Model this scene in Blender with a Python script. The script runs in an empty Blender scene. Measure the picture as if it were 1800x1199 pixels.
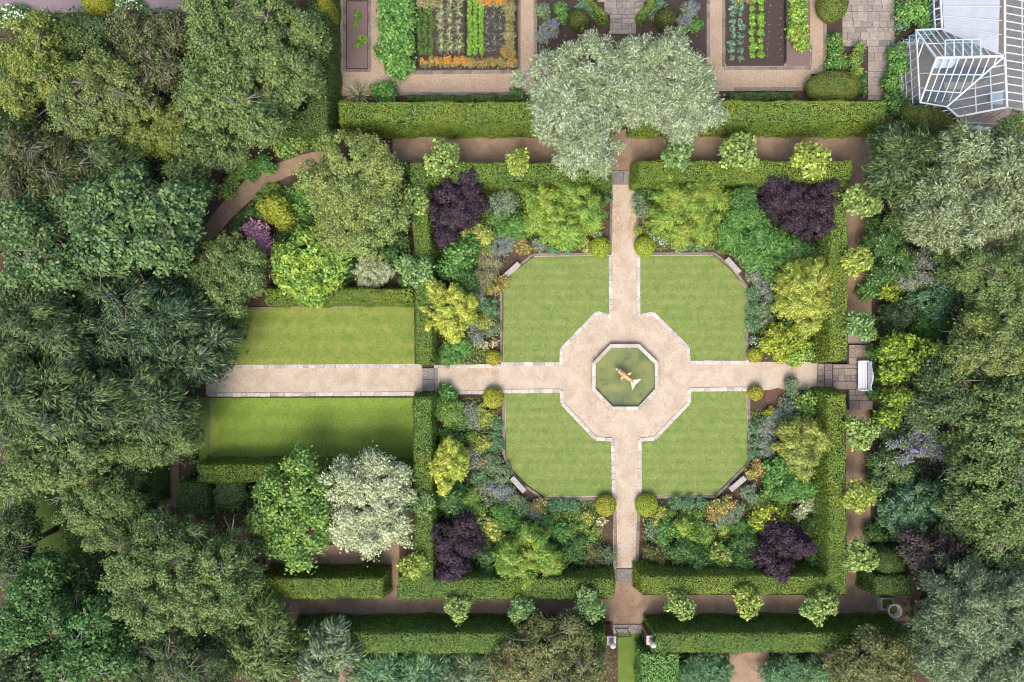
import bpy, math, random
import numpy as np
from mathutils import Vector
from mathutils.geometry import tessellate_polygon
rad = math.radians
# ---------------------------------------------------------------- camera, sky, sun, exposure
CAM_H = 55.0          # drone height above the garden, metres
SC = bpy.context.scene
COL = SC.collection
cam_data = bpy.data.cameras.new('camera')
cam = bpy.data.objects.new('camera', cam_data); COL.objects.link(cam)
cam.location = (0, 0, CAM_H); cam.rotation_euler = (0, 0, 0)
cam_data.sensor_fit = 'HORIZONTAL'; cam_data.sensor_width = 36.0
cam_data.lens = 36.0 * CAM_H / 80.0
cam_data.clip_start = 0.5; cam_data.clip_end = 600
SC.camera = cam
SUN_EL, SUN_AZ = 57.0, 193.0   # azimuth clockwise from +Y (north)
world = bpy.data.worlds.new('World'); SC.world = world; world.use_nodes = True
wn = world.node_tree; wn.nodes.clear()
sky = wn.nodes.new('ShaderNodeTexSky'); sky.sky_type = 'NISHITA'; sky.sun_disc = False
sky.sun_elevation = rad(SUN_EL); sky.sun_rotation = rad(SUN_AZ)
sky.air_density = 1.0; sky.dust_density = 4.0; sky.ozone_density = 0.6
bg = wn.nodes.new('ShaderNodeBackground'); bg.inputs['Strength'].default_value = 0.15
wo = wn.nodes.new('ShaderNodeOutputWorld')
wn.links.new(sky.outputs[0], bg.inputs['Color']); wn.links.new(bg.outputs[0], wo.inputs['Surface'])
sun_d = bpy.data.lights.new('sun', 'SUN'); sun_d.energy = 1.15; sun_d.angle = rad(30); sun_d.color = (1.0, 0.96, 0.90)
sun = bpy.data.objects.new('sun', sun_d); COL.objects.link(sun)
sdir = Vector((math.sin(rad(SUN_AZ)) * math.cos(rad(SUN_EL)), math.cos(rad(SUN_AZ)) * math.cos(rad(SUN_EL)), math.sin(rad(SUN_EL))))
sun.rotation_euler = sdir.to_track_quat('Z', 'Y').to_euler(); sun.location = (-20, -30, 40)
SC.view_settings.view_transform = 'Standard'; SC.view_settings.look = 'None'
SC.view_settings.gamma = 1.0; SC.view_settings.exposure = 1.22
try: SC.view_settings.use_curve_mapping = False
except Exception: pass
SC.cycles.pixel_filter_type = 'BLACKMAN_HARRIS'; SC.cycles.filter_width = 1.0
SC.cycles.max_bounces = 6; SC.cycles.diffuse_bounces = 3; SC.cycles.transparent_max_bounces = 12
SC.cycles.transmission_bounces = 4; SC.cycles.glossy_bounces = 2

# ---------------------------------------------------------------- helpers
def W(px, py, z=0.0):
    """point of the garden plan (survey sheet of 22.5 units per metre) at height z"""
    k = (CAM_H - z) / CAM_H / 22.5
    return ((px - 900.0) * k, (599.5 - py) * k, z)
def tag(o, label=None, cat=None, group=None, kind=None):
    if label: o['label'] = label
    if cat: o['category'] = cat
    if group: o['group'] = group
    if kind: o['kind'] = kind
    return o
def empty(name, loc, label, cat, group=None, rz=0):
    o = bpy.data.objects.new(name, None); COL.objects.link(o); o.location = loc; o.rotation_euler = (0, 0, rz)
    o.empty_display_size = 0.2
    return tag(o, label, cat, group)
class MB:
    """collects vertices and faces, then links them as ONE object"""
    def __init__(s): s.v = []; s.f = []; s.m = []
    def add(s, vs, fs, mi=0):
        b = len(s.v); s.v += [tuple(p) for p in vs]; s.f += [tuple(b + i for i in f) for f in fs]; s.m += [mi] * len(fs)
    def box(s, c, size, rz=0.0, mi=0, taper=1.0):
        x, y, z = size[0] / 2, size[1] / 2, size[2] / 2; ca, sa = math.cos(rz), math.sin(rz); vs = []
        for dz, t in ((-z, 1.0), (z, taper)):
            for dx, dy in ((-x, -y), (x, -y), (x, y), (-x, y)):
                dx *= t; dy *= t
                vs.append((c[0] + dx * ca - dy * sa, c[1] + dx * sa + dy * ca, c[2] + dz))
        s.add(vs, [(3, 2, 1, 0), (4, 5, 6, 7), (0, 1, 5, 4), (1, 2, 6, 5), (2, 3, 7, 6), (3, 0, 4, 7)], mi)
    def slab(s, c, size, rz=0.0, bev=0.02, mi=0):
        x, y, z = size[0] / 2, size[1] / 2, size[2] / 2; ca, sa = math.cos(rz), math.sin(rz); vs = []
        for dz, i in ((-z, 0), (z - bev, 0), (z, bev)):
            for dx, dy in ((-x + i, -y + i), (x - i, -y + i), (x - i, y - i), (-x + i, y - i)):
                vs.append((c[0] + dx * ca - dy * sa, c[1] + dx * sa + dy * ca, c[2] + dz))
        fs = [(8, 9, 10, 11)]
        for k in (0, 4):
            for i in range(4): fs.append((k + i, k + (i + 1) % 4, k + 4 + (i + 1) % 4, k + 4 + i))
        s.add(vs, fs, mi)
    def bar(s, a, b, w, h=None, mi=0):
        a = Vector(a); b = Vector(b); h = h or w; d = (b - a)
        if d.length < 1e-6: return
        d.normalize(); up = Vector((0, 0, 1)) if abs(d.z) < .95 else Vector((1, 0, 0))
        sd = d.cross(up).normalized() * w / 2; u = sd.cross(d).normalized() * h / 2; vs = []
        for p in (a, b): vs += [p - sd - u, p + sd - u, p + sd + u, p - sd + u]
        s.add(vs, [(0, 1, 2, 3), (7, 6, 5, 4), (0, 4, 5, 1), (1, 5, 6, 2), (2, 6, 7, 3), (3, 7, 4, 0)], mi)
    def tube(s, pts, rs, n=6, mi=0):
        pts = [Vector(p) for p in pts]; vs = []
        for i, p in enumerate(pts):
            d = (pts[min(i + 1, len(pts) - 1)] - pts[max(i - 1, 0)]).normalized()
            a = d.cross(Vector((0.13, 1, 0.07))).normalized(); b = d.cross(a).normalized()
            for k in range(n):
                t = 2 * math.pi * k / n; vs.append(p + (a * math.cos(t) + b * math.sin(t)) * rs[i])
        fs = []
        for i in range(len(pts) - 1):
            for k in range(n): fs.append((i * n + k, i * n + (k + 1) % n, (i + 1) * n + (k + 1) % n, (i + 1) * n + k))
        fs.append(tuple(range(n))[::-1]); fs.append(tuple((len(pts) - 1) * n + k for k in range(n)))
        s.add(vs, fs, mi)
    def lathe(s, c, prof, n=24, mi=0):
        vs = []; fs = []
        for r, z in prof:
            for k in range(n):
                t = 2 * math.pi * k / n; vs.append((c[0] + r * math.cos(t), c[1] + r * math.sin(t), c[2] + z))
        for i in range(len(prof) - 1):
            for k in range(n): fs.append((i * n + k, i * n + (k + 1) % n, (i + 1) * n + (k + 1) % n, (i + 1) * n + k))
        fs.append(tuple(range(n))[::-1]); fs.append(tuple((len(prof) - 1) * n + k for k in range(n)))
        s.add(vs, fs, mi)
    def prism(s, poly, z0, z1, mi=0):
        a = sum(poly[i][0] * poly[(i + 1) % len(poly)][1] - poly[(i + 1) % len(poly)][0] * poly[i][1] for i in range(len(poly)))
        if a < 0: poly = poly[::-1]
        n = len(poly); vs = [(p[0], p[1], z0) for p in poly] + [(p[0], p[1], z1) for p in poly]
        s.add(vs, [tuple(range(n, 2 * n))] + [(i, (i + 1) % n, n + (i + 1) % n, n + i) for i in range(n)], mi)
    def build(s, name, mats, parent=None, smooth=False, loc=None):
        me = bpy.data.meshes.new(name); me.from_pydata(s.v, [], s.f)
        for m in (mats if isinstance(mats, (list, tuple)) else [mats]): me.materials.append(m)
        me.polygons.foreach_set('material_index', s.m)
        if smooth: me.polygons.foreach_set('use_smooth', [True] * len(s.f))
        me.update()
        o = bpy.data.objects.new(name, me); COL.objects.link(o)
        if parent: o.parent = parent
        if loc: o.location = loc
        return o
def struct(mb, name, mat): return tag(mb.build(name, mat), kind='structure')

# ---------------------------------------------------------------- materials
def lin(c):
    out = []
    for v in c:
        v /= 255.0; out.append(v / 12.92 if v <= .04045 else ((v + .055) / 1.055) ** 2.4)
    return out
def col(c, k=1.0): return tuple(min(.9, x * k) for x in lin(c)) + (1,)
class NT:
    def __init__(s, name):
        s.m = bpy.data.materials.new(name); s.m.use_nodes = True; s.t = s.m.node_tree; s.t.nodes.clear()
        s.out = s.n('ShaderNodeOutputMaterial')
    def n(s, t, **kw):
        x = s.t.nodes.new(t)
        for k, v in kw.items(): setattr(x, k, v)
        return x
    def l(s, a, b): s.t.links.new(a, b)
    def noise(s, scale, detail=4, rough=.6, vec=None, dist=0):
        x = s.n('ShaderNodeTexNoise'); x.inputs['Scale'].default_value = scale; x.inputs['Detail'].default_value = detail
        x.inputs['Roughness'].default_value = rough; x.inputs['Distortion'].default_value = dist
        if vec is not None: s.l(vec, x.inputs['Vector'])
        return x.outputs['Fac']
    def pos(s): return s.n('ShaderNodeNewGeometry').outputs['Position']
    def ramp(s, fac, stops):
        r = s.n('ShaderNodeValToRGB'); e = r.color_ramp.elements
        e[0].position, e[0].color = stops[0]; e[1].position, e[1].color = stops[-1]
        for p, c in stops[1:-1]:
            k = e.new(p); k.color = c
        s.l(fac, r.inputs[0]); return r.outputs[0]
    def mix(s, fac, a, b, mode='MIX'):
        x = s.n('ShaderNodeMix', data_type='RGBA', blend_type=mode)
        for v, i in ((fac, 0), (a, 6), (b, 7)):
            if isinstance(v, (tuple, float, int)): x.inputs[i].default_value = v
            else: s.l(v, x.inputs[i])
        return x.outputs[2]
    def math(s, op, a, b):
        x = s.n('ShaderNodeMath', operation=op)
        for i, v in enumerate((a, b)):
            if isinstance(v, (int, float)): x.inputs[i].default_value = v
            else: s.l(v, x.inputs[i])
        return x.outputs[0]
    def bsdf(s, colr, rough=.8, spec=.3, bump=None, bstr=.3, bdist=.05, **kw):
        b = s.n('ShaderNodeBsdfPrincipled'); b.inputs['Roughness'].default_value = rough
        b.inputs['Specular IOR Level'].default_value = spec
        for k, v in kw.items(): b.inputs[k.replace('_', ' ')].default_value = v
        if isinstance(colr, tuple): b.inputs['Base Color'].default_value = colr
        else: s.l(colr, b.inputs['Base Color'])
        if bump is not None:
            u = s.n('ShaderNodeBump'); u.inputs['Strength'].default_value = bstr; u.inputs['Distance'].default_value = bdist
            s.l(bump, u.inputs['Height']); s.l(u.outputs[0], b.inputs['Normal'])
        return b.outputs[0]
    def done(s, sh): s.l(sh, s.out.inputs['Surface']); return s.m
FOL = 0.80
def leaf_mat(name, a, b, c, patch=.5, scale=.55, k=FOL, transl=.22, spec=.25, rough=.55, mingle=.7, cool=.92):
    """leaves: every leaf takes its own tint between a and b, drifts of colour c run through the plant"""
    t = NT(name); rnd = t.n('ShaderNodeNewGeometry').outputs['Random Per Island']
    base = t.ramp(rnd, [(0.0, col(a, k * .6)), (.42, col(a, k * 1.05)), (.58, col(b, k * .95)), (1.0, col(b, k * 1.4))])
    no = t.noise(scale, 3, .6, t.pos())
    f = t.ramp(no, [(.44, (0, 0, 0, 1)), (.62, (1, 1, 1, 1))])
    f2 = t.math('MULTIPLY', f, patch)
    cc = t.mix(f2, base, t.mix(rnd, col(c, k * .65), col(c, k * 1.35)))
    # about one leaf in five is plain green or sun-bleached like its neighbours'
    hop = t.math('FRACT', t.math('MULTIPLY', rnd, 37.7), 0); pick = t.math('GREATER_THAN', hop, .80)
    if mingle: cc = t.mix(t.math('MULTIPLY', pick, mingle), cc, t.mix(t.math('FRACT', t.math('MULTIPLY', rnd, 91.3), 0), col((70, 102, 50), k), col((168, 180, 104), k)))
    cc = t.mix(1.0, cc, (1.0, 1.0, cool, 1), 'MULTIPLY')
    p = t.bsdf(cc, rough, spec)
    if transl:
        tr = t.n('ShaderNodeBsdfTranslucent'); t.l(cc, tr.inputs['Color'])
        mx = t.n('ShaderNodeMixShader'); mx.inputs[0].default_value = transl
        t.l(p, mx.inputs[1]); t.l(tr.outputs[0], mx.inputs[2]); return t.done(mx.outputs[0])
    return t.done(p)
PAL = {  # name: (tint one, tint two, drift colour)
 'mid': ((84, 112, 64), (118, 142, 88), (134, 146, 78)),
 'midblue': ((72, 106, 66), (112, 140, 92), (106, 136, 74)),
 'dark': ((60, 84, 54), (88, 112, 74), (98, 116, 64)),
 'darkblue': ((54, 80, 58), (82, 110, 82), (74, 96, 62)),
 'darkbrown': ((66, 80, 52), (96, 106, 72), (108, 100, 72)),
 'olive': ((92, 114, 62), (130, 146, 90), (142, 152, 78)),
 'yellowolive': ((100, 120, 54), (140, 154, 76), (154, 158, 72)),
 'olivegreen': ((86, 112, 62), (118, 142, 84), (122, 136, 76)),
 'bronze': ((98, 106, 62), (142, 138, 92), (90, 110, 62)),
 'silver': ((134, 154, 116), (190, 202, 166), (140, 158, 104)),
 'silverdark': ((98, 122, 86), (154, 170, 130), (92, 116, 76)),
 'silverolive': ((118, 138, 96), (168, 180, 136), (130, 144, 92)),
 'cream': ((186, 196, 146), (218, 224, 182), (160, 178, 132)),
 'lime': ((112, 158, 66), (152, 188, 90), (170, 186, 70)),
 'limedark': ((86, 134, 62), (134, 170, 88), (150, 176, 84)),
 'green': ((74, 124, 58), (110, 160, 84), (104, 152, 66)),
 'darkgreen': ((58, 98, 50), (88, 130, 70), (78, 118, 58)),
 'greengold': ((112, 152, 62), (150, 182, 82), (176, 184, 76)),
 'gold': ((178, 194, 74), (218, 220, 104), (158, 186, 72)),
 'goldgreen': ((150, 176, 70), (204, 212, 100), (206, 198, 100)),
 'yolk': ((144, 164, 50), (186, 188, 66), (104, 138, 50)),
 'ballgold': ((158, 170, 44), (192, 190, 66), (216, 186, 84)),
 'ballgreen': ((150, 178, 48), (176, 190, 62), (196, 190, 70)),
 'standard': ((108, 144, 72), (166, 184, 104), (138, 168, 84)),
 'standardgreen': ((90, 134, 76), (148, 174, 112), (114, 154, 88)),
 'standardyellow': ((130, 158, 62), (184, 194, 96), (160, 178, 74)),
 'magnolia': ((108, 138, 40), (156, 176, 58), (84, 116, 40)),
 'purple': ((56, 40, 54), (80, 60, 74), (42, 33, 46)),
 'plum': ((72, 58, 60), (92, 76, 78), (60, 62, 56)),
 'bluegreen': ((84, 130, 92), (122, 162, 124), (104, 146, 100)),
 'greygreen': ((104, 132, 98), (146, 164, 136), (126, 146, 98)),
 'lilac': ((104, 132, 98), (150, 160, 144), (158, 156, 150)),
 'pinkgrey': ((120, 136, 98), (162, 154, 134), (130, 142, 94)),
 'yellowgrn': ((146, 162, 76), (192, 194, 104), (132, 152, 80)),
 'rust': ((132, 132, 74), (180, 156, 96), (112, 138, 74)),
 'hedge': ((80, 112, 40), (124, 150, 62), (150, 156, 40)),
 'hedgeteal': ((70, 108, 44), (110, 142, 62), (134, 148, 42)),
 'hedgedark': ((66, 96, 46), (92, 120, 58), (104, 120, 52)),
 'yew': ((82, 102, 44), (112, 126, 52), (140, 134, 48)),
 'yewdark': ((60, 76, 36), (84, 96, 40), (92, 96, 36)),
 'domegold': ((156, 162, 44), (190, 186, 60), (140, 150, 40)),
 'bean': ((84, 142, 66), (128, 174, 96), (120, 166, 78)),
 'lettuce': ((120, 172, 60), (148, 194, 78), (130, 180, 66)),
 'leek': ((96, 136, 120), (136, 168, 150), (110, 144, 120)),
 'onion': ((150, 168, 118), (188, 196, 150), (160, 170, 120)),
 'straw': ((140, 138, 92), (172, 158, 116), (120, 128, 84)),
 'paleolive': ((104, 130, 72), (150, 166, 102), (166, 174, 86)),
 'pinkbush': ((96, 92, 72), (176, 128, 150), (190, 130, 160)),
 'phormium': ((118, 128, 84), (196, 196, 160), (150, 154, 112)),
 'carrot': ((72, 114, 54), (96, 136, 68), (84, 124, 56)),
}
_m = {}
def LM(p):
    if p not in _m:
        a, b, c = PAL[p]
        kw = {}
        if p.startswith('hedge'): kw = dict(patch=.38, scale=.35, transl=.1)
        if p in ('lime', 'greengold', 'limedark'): kw = dict(patch=.7, scale=.9)
        if p in ('yew', 'yewdark', 'domegold'): kw = dict(patch=.5, scale=.8, transl=.1)
        if p in ('gold', 'goldgreen', 'cream'): kw = dict(transl=.3, mingle=.3, cool=1.0)
        if p in ('purple', 'plum', 'silver', 'silverdark', 'silverolive'): kw = dict(mingle=.10 if p == 'purple' else .2, cool=1.0)
        _m[p] = leaf_mat('leaves_' + p, a, b, c, **kw)
    return _m[p]
def plain(name, c, rough=.8, spec=.3, k=.62, var=.12, scale=6, **kw):
    t = NT(name); no = t.noise(scale, 5, .65, t.pos())
    cc = t.mix(no, col(c, k * (1 - var * 1.6)), col(c, k * (1 + var * 1.6)))
    return t.done(t.bsdf(cc, rough, spec, bump=no, bstr=.15, **kw))
M_bark = plain('bark', (120, 108, 92), scale=9, var=.2)
M_twig = plain('grey_twig', (150, 142, 132), scale=9, var=.2)
M_stem = plain('green_stem', (96, 110, 66), scale=9)
def flower_mat(name, a, b):
    t = NT(name); r = t.n('ShaderNodeNewGeometry').outputs['Random Per Island']
    return t.done(t.bsdf(t.mix(r, col(a, .75), col(b, .75)), .6, .2))
FM = {'white': flower_mat('white_petals', (236, 236, 226), (214, 218, 200)), 'blue': flower_mat('blue_petals', (128, 128, 206), (170, 160, 204)),
      'lilac': flower_mat('lilac_petals', (172, 158, 196), (202, 186, 200)), 'pink': flower_mat('pink_petals', (226, 148, 190), (242, 196, 220)),
      'orange': flower_mat('orange_petals', (240, 120, 30), (244, 180, 40)), 'yellow': flower_mat('yellow_petals', (240, 214, 50), (246, 200, 60)),
      'rose': flower_mat('rose_petals', (224, 180, 160), (216, 150, 140)), 'purpleblue': flower_mat('violet_petals', (140, 120, 200), (120, 110, 170)),
      'apricot': flower_mat('apricot_petals', (236, 176, 92), (232, 200, 130)), 'red': flower_mat('red_petals', (206, 60, 30), (224, 96, 40)),
      'straw': flower_mat('straw_heads', (214, 206, 160), (190, 182, 140))}

# ---------------------------------------------------------------- foliage
def norm(a): return a / np.maximum(1e-9, np.linalg.norm(a, axis=1, keepdims=True))
def leaf_mesh(name, P, N, D, L, Wd, mat, droop=.15):
    """P points, N normals, D growing directions, L lengths, Wd widths -> one mesh of kite-shaped leaves"""
    D = norm(D - N * np.sum(D * N, axis=1, keepdims=True)); S = np.cross(N, D)
    L = L[:, None]; Wd = Wd[:, None]
    v = np.empty((len(P), 4, 3), np.float32)
    v[:, 0] = P; v[:, 1] = P + D * L * .45 + S * Wd * .5; v[:, 2] = P + D * L - N * L * droop; v[:, 3] = P + D * L * .45 - S * Wd * .5
    return quads(name, v.reshape(-1, 3), mat)
def quads(name, v, mat, extra=None):
    n = len(v) // 4; me = bpy.data.meshes.new(name)
    me.vertices.add(len(v)); me.vertices.foreach_set('co', v.ravel().astype(np.float32))
    me.loops.add(len(v)); me.loops.foreach_set('vertex_index', np.arange(len(v), dtype=np.int32))
    me.polygons.add(n); me.polygons.foreach_set('loop_start', np.arange(0, len(v), 4, dtype=np.int32))
    me.update(calc_edges=True); me.materials.append(mat)
    return me
STY = {  # leaf length, leaf width, tuft radius, tuft stretch, jitter, cover, droop
 'broad': (.24, .16, .52, 1.0, .75, 1.25, .15),
 'bigleaf': (.235, .17, .46, 1.0, .7, 1.25, .2),
 'small': (.16, .10, .40, 1.1, .7, 1.2, .15),
 'spray': (.36, .09, .60, 1.9, .5, 1.35, .2),
 'silver': (.27, .07, .50, 1.3, 1.0, 1.3, .1),
 'cream': (.20, .11, .42, 1.3, .8, 1.35, .15),
 'fine': (.15, .07, .22, 1.1, 1.0, 1.15, .1),
 'tuft': (.18, .085, .28, 1.3, .95, 1.15, .1),
 'feather': (.20, .075, .34, 1.9, .5, 1.3, .3),
 'round': (.13, .12, .34, 1.0, .6, 1.3, .1),
 'mop': (.21, .14, .26, 1.1, .6, 1.25, .2),
}
def clumps(rng, lobes, rc, zlow=-.45):
    """tuft centres over the surface of several ellipsoid lobes (cx, cy, cz, rx, ry, rz)"""
    C = []; U = []; R = []
    for cx, cy, cz, rx, ry, rz in lobes:
        n = max(5, int(2.6 * (rx * ry + (rx + ry) * rz * .5) / (rc * rc) * .55)); i = np.arange(n) + .5
        zz = 1 - i / n * (1 - zlow); th = i * 2.399963 + rng.uniform(0, 6.28)
        s = np.sqrt(np.maximum(0, 1 - zz * zz)); u = np.stack([s * np.cos(th), s * np.sin(th), zz], 1)
        u = norm(u + rng.normal(0, .09, u.shape))
        ph = rng.uniform(0, 6.28, 4); out = 1 + .09 * np.sin(3 * th + ph[0]) + .07 * np.sin(5 * th + ph[1]) + .05 * np.sin(8 * th + ph[2])
        rad_ = (rx + ry + rz) / 3; f_ = max(2.2, 6.28 * rad_ / (rc * 3.6)); A = rng.normal(0, 1, (5, 3)); A /= np.linalg.norm(A, axis=1, keepdims=True)
        lump = np.sin(u @ A.T * f_ + rng.uniform(0, 6.28, (1, 5))).sum(1) / 2.2
        amp = min(.19, .85 * rc / rad_)
        rr = (out * (.93 + amp * lump) * rng.uniform(.80, 1.12, n))[:, None]
        keep = (lump > -.85) | (u[:, 2] < .0)
        u = u[keep]; rr = rr[keep]; n = len(u)
        ext = np.maximum(.15, 1 - rc * .75 / max(rx, ry))
        C.append(np.array([[cx, cy, cz]]) + u * np.array([[rx, ry, rz]]) * rr * ext); U.append(u); R.append(rc * rng.uniform(.65, 1.3, n))
    return np.concatenate(C), np.concatenate(U), np.concatenate(R)
def crown_arrays(rng, lobes, sty, dens=1.0, zlow=-.45, size=1.0):
    L, Wd, rc, el, jit, cover, droop = STY[sty]; L *= size; Wd *= size
    rc = min(rc, max(.09, min(min(l[3], l[4]) for l in lobes) * .55))
    C, U, R = clumps(rng, lobes, rc, zlow)
    area = 2 * math.pi * R * R * (1 + (el - 1) * .6); n_each = np.maximum(5, (cover * dens * area / (L * Wd * .55))).astype(int)
    idx = np.repeat(np.arange(len(C)), n_each); n = len(idx)
    u = norm(rng.normal(0, 1, (n, 3))); u[:, 2] = np.where(u[:, 2] < -.25, -u[:, 2], u[:, 2])
    out = U[idx].copy(); out[:, 2] *= .35; out = norm(out + 1e-6)
    r = R[idx][:, None] * rng.uniform(.45, 1.05, (n, 1))
    P = C[idx] + (u + out * np.sum(u * out, 1, keepdims=True) * (el - 1)) * r * np.array([[1, 1, .75]])
    N = norm(u * .6 + U[idx] * .35 + np.array([[0, 0, .35]]) + rng.normal(0, jit * .55, (n, 3)))
    uh = u.copy(); uh[:, 2] *= .3
    D = norm(out * (el - .6) + uh * .8 + rng.normal(0, jit * .7, (n, 3)))
    wisp = rng.random(n) < .09; P[wisp] += (out[wisp] * .8 + u[wisp] * .5) * (R[idx][wisp] * rng.uniform(.1, .75, wisp.sum()))[:, None]
    k = rng.uniform(.65, 1.25, n)
    P[:, 2] = np.maximum(P[:, 2], .03)
    return P, N, D, L * k, Wd * k, droop, C
def lobes_world(lobes, ztop, zbase, flat=1.0):
    """lobes as plan entries (px, py, radius px[, top height]) -> ellipsoids in world metres"""
    out = []
    for l in lobes:
        zt = l[3] if len(l) > 3 else ztop; zc = zbase + (zt - zbase) * .5; x, y, _ = W(l[0], l[1], zbase + (zt - zbase) * .62)
        r = l[2] / 22.5 * (CAM_H - zc) / CAM_H
        out.append([x, y, zc, r, r, (zt - zbase) * .5 * flat])
    return out
SEED = [100]
def rng_next():
    SEED[0] += 1; return np.random.default_rng(SEED[0])
def link(name, me, parent=None):
    o = bpy.data.objects.new(name, me); COL.objects.link(o)
    if parent: o.parent = parent
    return o
def flowers(name, rng, P, fm, n, size=.09, up=.06, parent=None, long=1.0, host=None):
    n = int(n * .8)
    hi = P[np.argsort(-P[:, 2])[:max(8, int(len(P) * .45))]]; p = hi[rng.integers(0, len(hi), n)] + np.array([[0, 0, up]]) + rng.normal(0, .03, (n, 3))
    N = norm(np.array([[0, 0, 1.0]]) + rng.normal(0, .35, (n, 3))); D = norm(rng.normal(0, 1, (n, 3))); k = rng.uniform(.7, 1.3, n) * size
    if n < 260 and host is not None:   # a few blooms among the leaves stay in the foliage mesh
        old = host.data; nv = len(old.vertices); v = np.empty(nv * 3, np.float32); old.vertices.foreach_get('co', v)
        me = quads(old.name, np.concatenate([v.reshape(-1, 3), leafv(p, N, D, k * long, k, 0)]), old.materials[0]); me.materials.append(FM[fm])
        mi = np.zeros(len(me.polygons), np.int32); mi[nv // 4:] = 1; me.polygons.foreach_set('material_index', mi); host.data = me; return host
    me = leaf_mesh(name, p, N, D, k * long, k, FM[fm], 0)
    return link(name, me, parent)
def trunk_mb(rng, base, C, zt, r0, n=9):
    mb = MB(); zt = max(zt, .15)
    lean = (rng.normal(0, .12), rng.normal(0, .12))
    fork = (base[0] + lean[0] * zt * .4, base[1] + lean[1] * zt * .4, zt * .45)
    mb.tube([(base[0], base[1], -.05), ((base[0] * 2 + fork[0]) / 3, (base[1] * 2 + fork[1]) / 3, zt * .2), fork], [r0 * 1.25, r0, r0 * .8], 8)
    sel = C[rng.permutation(len(C))[:n]]
    for c in sel:
        m = ((fork[0] + c[0]) / 2 + rng.normal(0, .05) * zt, (fork[1] + c[1]) / 2 + rng.normal(0, .05) * zt, (fork[2] + c[2]) / 2 + .08 * zt)
        mb.tube([fork, m, tuple(c)], [r0 * .6, r0 * .36, r0 * .1], 5)
    return mb
def tree(name, sty, pal, lobes, ztop, label, cat='tree', zbase=None, dens=1.0, group=None, fl=None, size=1.0, twigs=9, zlow=-.35, bare=0):
    rng = rng_next(); zb = ztop * .3 if zbase is None else zbase
    lw = lobes_world(lobes, ztop, zb)
    wsum = sum(l[3] ** 2 for l in lw); bx = sum(l[0] * l[3] ** 2 for l in lw) / wsum; by = sum(l[1] * l[3] ** 2 for l in lw) / wsum
    for l in lw: l[0] -= bx; l[1] -= by
    P, N, D, L, Wd, dr, C = crown_arrays(rng, lw, sty, dens, zlow, size)
    root = empty(name, (bx, by, 0), label, cat, group)
    cr = link('crown', leaf_mesh('crown', P, N, D, L, Wd, LM(pal), dr), root)
    R = max(l[3] for l in lw)
    mb = trunk_mb(rng, (0, 0), C, ztop, max(.05, .045 * R + .02 * ztop), twigs)
    for _ in range(bare):   # bare grey boughs that break through the leaves, grown from the fork
        c0 = C[rng.integers(0, len(C))]
        if c0[2] < ztop * .55: continue
        p = c0 + np.array([0, 0, .4]); d = np.array([rng.normal(), rng.normal(), .2]); d /= np.linalg.norm(d)
        mb.tube([(0, 0, ztop * .45), tuple(p * .6), tuple(p)], [.09, .06, .035], 5, 1)
        for s in range(5):
            q = p + (d + rng.normal(0, .5, 3) * np.array([1, 1, .25])) * rng.uniform(.5, 1.1)
            mb.tube([tuple(p), tuple((p + q) / 2 + rng.normal(0, .06, 3)), tuple(q)], [.03, .02, .008], 4, 1)
    mb.build('trunk', [M_bark, M_twig], root, smooth=True)
    if fl: flowers('blossom', rng, P, fl[0], fl[1], fl[2] if len(fl) > 2 else .1, parent=root, long=fl[3] if len(fl) > 3 else 1.0, host=cr)
    return root
def shrub(name, sty, pal, lobes, ztop, label, cat='shrub', dens=1.0, group=None, fl=None, size=1.0):
    """low plant: foliage down to the ground on a few stems; a thing of foliage, stems and perhaps flowers"""
    rng = rng_next(); lw = lobes_world(lobes, ztop, 0.0, 1.1)
    wsum = sum(l[3] ** 2 for l in lw); bx = sum(l[0] * l[3] ** 2 for l in lw) / wsum; by = sum(l[1] * l[3] ** 2 for l in lw) / wsum
    for l in lw: l[0] -= bx; l[1] -= by; l[2] *= .85
    P, N, D, L, Wd, dr, C = crown_arrays(rng, lw, sty, dens, -.5, size)
    root = empty(name, (bx, by, 0), label, cat, group)
    fo = link('foliage', leaf_mesh('foliage', P, N, D, L, Wd, LM(pal), dr), root)
    mb = MB()
    for c in C[rng.permutation(len(C))[:5]]:
        mb.tube([(c[0] * .15, c[1] * .15, -.03), (c[0] * .6, c[1] * .6, c[2] * .6), tuple(c)], [.03, .022, .01], 5)
    mb.build('stems', M_bark if ztop > 1.3 else M_stem, root)
    if fl: flowers('flowers', rng, P, fl[0], fl[1], fl[2] if len(fl) > 2 else .09, parent=root, long=fl[3] if len(fl) > 3 else 1.0, host=fo)
    return root
def surf_leaves(rng, P, N, L, Wd, jit=.5):
    n = len(P); N2 = norm(N + rng.normal(0, jit, (n, 3))); D = norm(rng.normal(0, 1, (n, 3)) + N * .5 + np.array([[0, 0, .15]]))
    k = rng.uniform(.7, 1.3, n); return P, N2, D, L * k, Wd * k
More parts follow.
